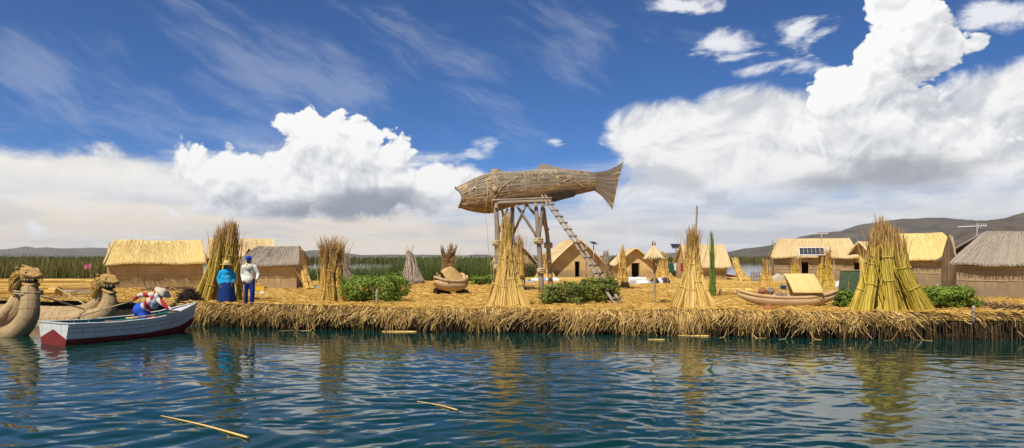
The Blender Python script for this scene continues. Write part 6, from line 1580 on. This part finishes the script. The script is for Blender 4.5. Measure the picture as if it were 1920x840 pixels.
# straw lamp: conical thatched cap on a thin post
def straw_lamp():
    b = GP(1226, 570); s_ = b.y / FPX; t = thing('straw_lamp', 'conical straw shade on a pale wooden post behind the island edge', 'lamp post', tuple(b))
    h = (570 - 486) * s_; mb = MB(); pole_mesh(mb, [Vector((0, 0, -0.1)), Vector((0.02, 0, h * 0.5)), Vector((0, 0, h + 0.2))], 0.05, 0.04, wob=0.006); mb.build('post', M['wood_t'], t, smooth=True)
    R0 = 20 * s_; H = 26 * s_; mb = MB(); lathe(mb, [(R0 * 0.97, 0), (R0 * 0.55, H * 0.42), (R0 * 0.16, H * 0.95), (0.0, H)], 20, (0, 0, h), wob=0.03); c = mb.build('shade', M['roofs_t'], t, smooth=True)
    n = 320; a = rs.uniform(0, 6.28, n); q0 = rs.uniform(0, 0.6, n); q = q0[:, None] + np.linspace(0, 1, 5)[None] * (1.04 - q0[:, None]) * rs.uniform(0.5, 1, (n, 1))
    rr = R0 * (0.10 + 0.92 * q); Pp = np.stack([np.cos(a)[:, None] * rr, np.sin(a)[:, None] * rr, h + H * (1 - q ** 0.92) + 0.01], -1)
    mb = MB(); strands(mb, Pp, np.full((n, 5), 0.010), 3); mb.build('straw', M['roofs_t'], c, kind='stuff')
    for q in (-1, 1): mb = MB(); loft(mb, [(0.02 * q, 0, h + H - 0.05), (0.05 * q, 0, h + H + 0.09), (0.035 * q, 0, h + H + 0.17)], [0.03, 0.028, 0.012], 6); mb.build('finial', M['brown'], c, smooth=True)
    for k in range(3): mb = MB(); a_ = k * 2.1; loft(mb, [(0, 0, h - 0.15), (R0 * 0.7 * math.cos(a_), R0 * 0.7 * math.sin(a_), h + 0.06)], [0.015, 0.015], 5); mb.build('strut', M['wood_t'], t, smooth=True)
straw_lamp()
# solar panels
M['cell'] = plain('solar_cell', (0.018, 0.020, 0.028), 0.4, 0.1, 3); M['alu'] = plain('aluminium', (0.55, 0.56, 0.57), 0.4, 0.05, metal=0.5)
def panel_parts(t, c, w, h, tilt, rz, cols=4, rows=2):
    Mx = Matrix.Translation(c) @ Matrix.Rotation(rz, 4, 'Z') @ Matrix.Rotation(tilt, 4, 'X'); tr = lambda V: np.array([tuple(Mx @ Vector(v)) for v in V])
    def bx(x0, x1, y0, y1, z0, z1, nm, mat, par):
        mb = MB(); V = [(x0, y0, z0), (x1, y0, z0), (x1, y1, z0), (x0, y1, z0), (x0, y0, z1), (x1, y0, z1), (x1, y1, z1), (x0, y1, z1)]
        mb.add(tr(V), [(0, 3, 2, 1), (4, 5, 6, 7), (0, 1, 5, 4), (1, 2, 6, 5), (2, 3, 7, 6), (3, 0, 4, 7)], 0.5); return mb.build(nm, mat, par)
    f = bx(-w / 2, w / 2, -h / 2, h / 2, -0.02, 0.02, 'panel_frame', M['alu'], t)
    cw, ch = (w - 0.08) / cols, (h - 0.08) / rows
    for i in range(cols):
        for j in range(rows): bx(-w / 2 + 0.04 + i * cw + 0.006, -w / 2 + 0.04 + (i + 1) * cw - 0.006, -h / 2 + 0.04 + j * ch + 0.006, -h / 2 + 0.04 + (j + 1) * ch - 0.006, 0.018, 0.026, 'solar_cell', M['cell'], f)
def solar(label, px, py, py_c, w_px, h, tilt, rz, Y=None, group='solar panels on posts'):
    b = GP(px, py); s_ = b.y / FPX; t = thing('solar_panel', label, 'solar panel', tuple(b), 0, group); z = (py - py_c) * s_
    mb = MB(); loft(mb, [(0, 0.05, -0.1), (0, 0.05, z)], [0.04, 0.035], 8); mb.build('post', M['metal'], t, smooth=True); panel_parts(t, Vector((0, 0, z + 0.02)), w_px * s_, h, tilt, rz)
solar('solar panel on a grey post behind the clothes line', 1268, 520, 462, 21, 0.7, R(35), R(8))
solar('small distant solar panel on a post right of the ladder', 1113, 521, 456, 14, 0.55, R(25), R(35))
def roof_panel():
    Y = 41.5; c = P(1515, 473, Y); t = thing('solar_panel', 'solar panel propped on the front eave of the tan roofed hut', 'solar panel', (c.x, c.y, c.z - 0.4)); s_ = Y / FPX
    panel_parts(t, Vector((0, -0.5, 0.45)), 44 * s_, 0.62, R(48), R(-18), cols=6, rows=2)
    for q in (-1, 1): mb = MB(); d = Vector((q * 18 * s_ * math.cos(R(18)), -q * 18 * s_ * math.sin(R(18)), 0)); loft(mb, [d + Vector((0, -0.55, 0.2)), d + Vector((0, -0.1, -0.05)), d + Vector((0, 0.1, 0.42))], [0.025] * 3, 6); mb.build('bracket', M['alu'], t)
roof_panel()
def antenna(label, px, py, Y, s_, base_dz):
    c = P(px, py, Y); t = thing('antenna', label, 'antenna', (c.x, c.y, c.z - base_dz), 0, 'white antennas on roofs')
    mb = MB(); loft(mb, [(0, 0, -0.2), (0, 0, base_dz + 0.25 * s_)], [0.05 * s_, 0.05 * s_], 6); mb.build('mast', M['alu'], t)
    mb = MB(); loft(mb, [(-1.3 * s_, 0.3 * s_, base_dz - 0.05 * s_), (0.65 * s_, -0.15 * s_, base_dz + 0.03 * s_)], [0.035 * s_, 0.035 * s_], 6); bm_ = mb.build('boom', M['white'], t)
    for k in np.linspace(0.1, 0.65, 4): mb = MB(); loft(mb, [(k * s_, 0, base_dz - 0.18 * s_), (k * s_, -0.12 * s_, base_dz + 0.22 * s_)], [0.022 * s_] * 2, 5); mb.build('element', M['white'], bm_)
antenna('white aerial rising between the yellow roof and the grey hut', 1832, 424, 33.0, 0.62, 0.75)
antenna('small white aerial on the tan roof with the solar panel', 1540, 438, 43.0, 0.6, 0.45)
# clothes line
def clothes():
    Y = 44.0; a, b = P(1252, 492, Y), P(1290, 491, Y)
    for k, (p, lab) in enumerate(((a, 'thin left post of the clothes line'), (b, 'thin right post of the clothes line'))):
        g = on_ground(p.x, p.y); t = thing('line_post', lab, 'post', tuple(g), 0, 'posts of the clothes line'); mb = MB(); pole_mesh(mb, [Vector((0, 0, -0.1)), p - g + Vector((0, 0, 0.1))], 0.035, 0.03, 7, 5, 0.004); mb.build('stake', M['wood_g'], t, smooth=True)
        mb = MB(); ring(mb, p - g, (0, 0, 1), 0.04, 0.012, 5, 10); mb.build('knot', M['rope'], t)
    ln = thing('clothes_line', 'cord strung between thin posts behind the poled cone', 'cord', tuple(a)); mb = MB(); loft(mb, smooth_path([Vector((0, 0, 0)), (b - a) * 0.5 + Vector((0, 0, -0.06)), b - a], 10), [0.008] * 10, 5); mb.build('cord', M['rope'], ln)
    for px, w, h, m_, lab in ((1259, 10, 18, 'c_green', 'dark green garment hanging on the clothes line'), (1266, 5, 14, 'c_sheet', 'white garment hanging on the clothes line'), (1273, 7, 20, 'c_stripe', 'pinkish garment hanging on the clothes line'), (1280, 7, 16, 'c_red', 'red garment hanging on the clothes line'), (1286, 4, 12, 'c_dk', 'dark narrow garment hanging on the clothes line')):
        c = P(px, 493, Y); s_ = Y / FPX; t = thing('garment', lab, 'clothing', tuple(c), 0, 'laundry on the line')
        W_, H_ = w * s_ / 2, h * s_; nu, nv = 9, 9; u = np.linspace(-1, 1, nu); v = np.linspace(0, 1, nv); Uu, Vv = np.meshgrid(u, v)
        wd = W_ * np.where(Vv < 0.3, 1.25 - 0.3 * Vv, 0.85 + 0.1 * Vv); X = Uu * wd; Yy = 0.05 * np.sin(Uu * 5 + px) * Vv; Z = -Vv * H_ - 0.03 * Uu ** 2
        mb = MB(); j = np.arange(nv - 1)[:, None] * nu; i = np.arange(nu - 1)[None]; Q = np.stack([j + i, j + i + 1, j + nu + i + 1, j + nu + i], -1).reshape(-1, 4)
        Vf = np.stack([X, Yy, Z], -1).reshape(-1, 3); mb.add(Vf, Q[:, ::-1], 0.5); mb.add(Vf + np.array([0, 0.03, 0]), Q, 0.5); mb.build('fabric', M[m_], t, smooth=True)
        for q in (-1, 1): mb = MB(); box(mb, (q * W_ * 0.7, 0, 0.0), (0.03, 0.05, 0.08)); mb.build('peg', M['wood_t'], t)
clothes()
# leaning green board of two panels
def board():
    b = GP(1589, 552); s_ = b.y / FPX; t = thing('green_board', 'dark green two-panel board leaning beside the green stack', 'board', tuple(b), R(-24)); M['gboard'] = plain('green_board_paint', (0.030, 0.055, 0.018), 0.7, 0.2, 4)
    H = 44 * s_; Wd = 17 * s_
    for k in (-1, 1):
        mb = MB(); V = [(k * Wd / 2 - Wd * 0.48, 0, 0), (k * Wd / 2 + Wd * 0.48, 0, 0), (k * Wd / 2 + Wd * 0.48 + 0.12, 0.38, H), (k * Wd / 2 - Wd * 0.48 + 0.12, 0.38, H)]; V = V + [(x, y + 0.04, z) for x, y, z in V]
        mb.add(np.array(V), [(0, 1, 2, 3), (5, 4, 7, 6), (1, 5, 6, 2), (4, 0, 3, 7), (3, 2, 6, 7), (4, 5, 1, 0)], 0.5); mb.build('panel', M['gboard'], t)
    for k, x in ((0, 0.0), (1, 0.12)): mb = MB(); loft(mb, [(-Wd + x, 0.39 * k - 0.03, H * k + 0.03), (Wd + x, 0.39 * k - 0.03, H * k + 0.03)], [0.025, 0.025], 6); mb.build('batten', M['wood_t'], t)
    mb = MB(); loft(mb, [(0.12, 0.42, H), (0.2, 1.3, -0.05)], [0.03, 0.03], 6); mb.build('prop', M['wood_t'], t)
board()
def crate():
    b = GP(1416, 527); t = thing('crate', 'grey plastic crate by the channel left of the small yellow cone', 'crate', tuple(b), R(10))
    for k in range(4): mb = MB(); box(mb, (0, 0, 0.09 + 0.17 * k), (0.46, 0.4, 0.12)); mb.build('slat', M['c_grey'], t)
    for x in (-0.21, 0.21):
        for y in (-0.18, 0.18): mb = MB(); box(mb, (x, y, 0.33), (0.05, 0.05, 0.66)); mb.build('corner_post', M['metal'], t)
crate()
def far_boat():
    b = Vector((XW(1402, 58.5), 58.5, 0.05)); t = thing('far_boat', 'small dark boat with red and white trim moored behind the island', 'boat', (b.x, b.y, 0.0), R(-6))
    q = np.linspace(-1, 1, 11); mb = MB(); hw_ = 0.55 * (1 - np.abs(q) ** 2.6); rows = [np.stack([q * 1.9, 0 * q, 0 * q - 0.1], -1)]
    for s_ in (-1, 1): 
        V = np.concatenate([rows[0], np.stack([q * 2.05, s_ * hw_, 0.62 + 0.22 * q ** 2], -1)]); i = np.arange(10); Q = np.stack([i, i + 1, i + 12, i + 11], -1); mb.add(V, Q if s_ < 0 else Q[:, ::-1], 0.5)
    mb.build('hull', M['dark'], t, smooth=True)
    for s_, m_ in ((-1, 'b_red'), (1, 'b_white')): mb = MB(); loft(mb, np.stack([q * 2.05, s_ * hw_, 0.64 + 0.22 * q ** 2], -1), [0.05] * 11, 6); mb.build('gunwale', M[m_], t, smooth=True)
far_boat()
# sheaves leaning on the hut behind the poled cone, and reeds leaning on the grey hut
px_stack('pale reed sheaves leaning against the end wall of the hut by the channel', 1380, 526, [(1392, -0.2, 1376, 486, 0.6, 0.8), (1400, 0.2, 1380, 484, 0.9, 0.8)], (M['pale'], M['pale']), n=50, rb=0.3, rr=0.018)
px_stack('loose reed mat sheaves leaning on the end of the grey hut', 572, 542, [(576, -0.3, 566, 505, 0.3, 0.8), (584, 0.1, 570, 500, 0.6, 0.8)], (M['gold'], M['gold']), n=60, rb=0.22, rr=0.014)
# reeds adrift on the water
def floater(label, a, b, r, bend=0.0):
    def WP(px, py): Y = FPX * CAMZ / (py - HY); return Vector(((px - HX) / FPX * Y, Y, 0.012))
    A, B = WP(*a), WP(*b); t = thing('floating_reed', label, 'reed', tuple(A), 0, 'reeds adrift on the water'); d = B - A
    n = Vector((-d.y, d.x, 0)).normalized(); mb = MB(); pts = smooth_path([Vector((0, 0, 0)), d * 0.5 + n * bend, d], 9); loft(mb, pts, np.linspace(r * 0.45, r, 9), 7, rnd=0.85); mb.build('stem', M['gold'], t, smooth=True)
    mb = MB(); e = d.normalized(); loft(mb, [d * 0.998, d + e * 0.03], [r * 1.05, r * 0.95], 7); mb.build('cut_end', M['brown'], t)
floater('longest yellow reed adrift in the foreground water', (302, 781), (464, 822), 0.016, 0.04)
floater('short yellow reed adrift in mid water below the golden cone', (782, 754), (857, 770), 0.013, 0.05)
floater('pale reed adrift along the bank left of the golden cone', (716, 622), (780, 623), 0.03, 0.03)
floater('pale reed adrift at the bank below the poled cone', (1272, 630), (1328, 631), 0.028, 0.03)
floater('pale reed adrift at the bank below the clay pots', (1215, 637), (1245, 638), 0.022, 0.02)
# pink flower head among the left reeds
def pink():
    c = P(170, 497, 57.0); t = thing('pink_flag', 'small pink flag above the reeds left of the yellow roofed hut', 'flag', (c.x, c.y, 0.0))
    mb = MB(); loft(mb, [(0, 0, -0.1), (0.05, 0, c.z + 0.2)], [0.03, 0.02], 6); mb.build('pole', M['wood_g'], t)
    nu, nv = 8, 5; u = np.linspace(0, 1, nu); v = np.linspace(0, 1, nv); Uu, Vv = np.meshgrid(u, v); mb = MB(); X = -Uu * 0.62 + 0.05; Y = 0.08 * np.sin(Uu * 7); Z = c.z + 0.15 - Vv * 0.42 * (1 - 0.3 * Uu) - 0.2 * Uu
    j = np.arange(nv - 1)[:, None] * nu; i = np.arange(nu - 1)[None]; Q = np.stack([j + i, j + i + 1, j + nu + i + 1, j + nu + i], -1).reshape(-1, 4); V = np.stack([X, Y, Z], -1).reshape(-1, 3)
    mb.add(V, Q, 0.5); mb.add(V + np.array([0, 0.02, 0]), Q[:, ::-1], 0.5); mb.build('fabric', M['c_pink'], t, smooth=True)
pink()
# torn root mats on the ground, far right
def root_mat(label, px, py, w, h, seed):
    b = GP(px, py); s_ = b.y / FPX; t = thing('root_mat', label, 'root mat', tuple(b), 0, 'torn root mats'); r = np.random.RandomState(seed)
    n = 700; p = np.stack([r.uniform(-1, 1, n) * w * s_ / 2, r.uniform(-0.5, 0.5, n), np.abs(r.normal(0, 0.5, n)).clip(0, 1) * h * s_ * 0.8], -1); p[:, 2] *= (1 - (p[:, 0] / (w * s_ / 2)) ** 2); th = r.uniform(0, 3.14, n); d = np.stack([np.cos(th), np.sin(th) * 0.6, r.normal(0, 0.3, n)], -1) * 0.2; f = np.linspace(-1, 1, 3)[None, :, None]
    mb = MB(); strands(mb, p[:, None] + d[:, None] * f, np.full((n, 3), 0.014), 3); o = mb.build('fibres', M['brown'], t)
    mb = MB(); k, m = 20, 8; tt = np.linspace(0, np.pi * 0.55, m); a = np.arange(k) / k * 2 * np.pi; A, Tt = np.meshgrid(a, tt); x, y, z = np.sin(Tt) * np.cos(A), np.sin(Tt) * np.sin(A), np.cos(Tt); rad = 1 + 0.4 * fbm(x * 3 + seed, y * 3, 4, seed)
    j = np.arange(m - 1)[:, None] * k; q = np.arange(k)[None]; q2 = (q + 1) % k; mb.add(np.stack([x * rad * w * s_ / 2, y * rad * 0.45, np.maximum(z * rad * h * s_ * 0.7, -0.05)], -1).reshape(-1, 3), np.stack([j + q, j + k + q, j + k + q2, j + q2], -1).reshape(-1, 4), 0.5); mb.build('clod', M['soil'], t, smooth=True)
root_mat('dark torn root mat on the ground under the big grey hut, right', 1895, 582, 70, 12, 51)
root_mat('low brown root mat beside the leafy plants', 1838, 574, 60, 9, 52)
root_mat('dark root clods along the foot of the long yellow roofed hut', 320, 545, 110, 9, 53)
root_mat('brown heap of roots behind the carved heads', 150, 560, 90, 9, 54)

# ---- the air between here and the hills
def haze():
    m = bpy.data.materials.new('hazy_air'); m.use_nodes = True; T = NT(m.node_tree); T.n.clear()
    v = T.node('ShaderNodeVolumePrincipled'); v.inputs['Color'].default_value = (0.84, 0.90, 1.0, 1); v.inputs['Density'].default_value = 0.00006; v.inputs['Anisotropy'].default_value = 0.2
    T.l.new(v.outputs[0], T.node('ShaderNodeOutputMaterial').inputs['Volume'])
    mb = MB(); box(mb, (0, 3400, 148.5), (24000, 8000, 301)); o = mb.build('haze', m, kind='stuff'); o['label'] = 'thin pale haze over the lake'; o['category'] = 'haze'
haze()
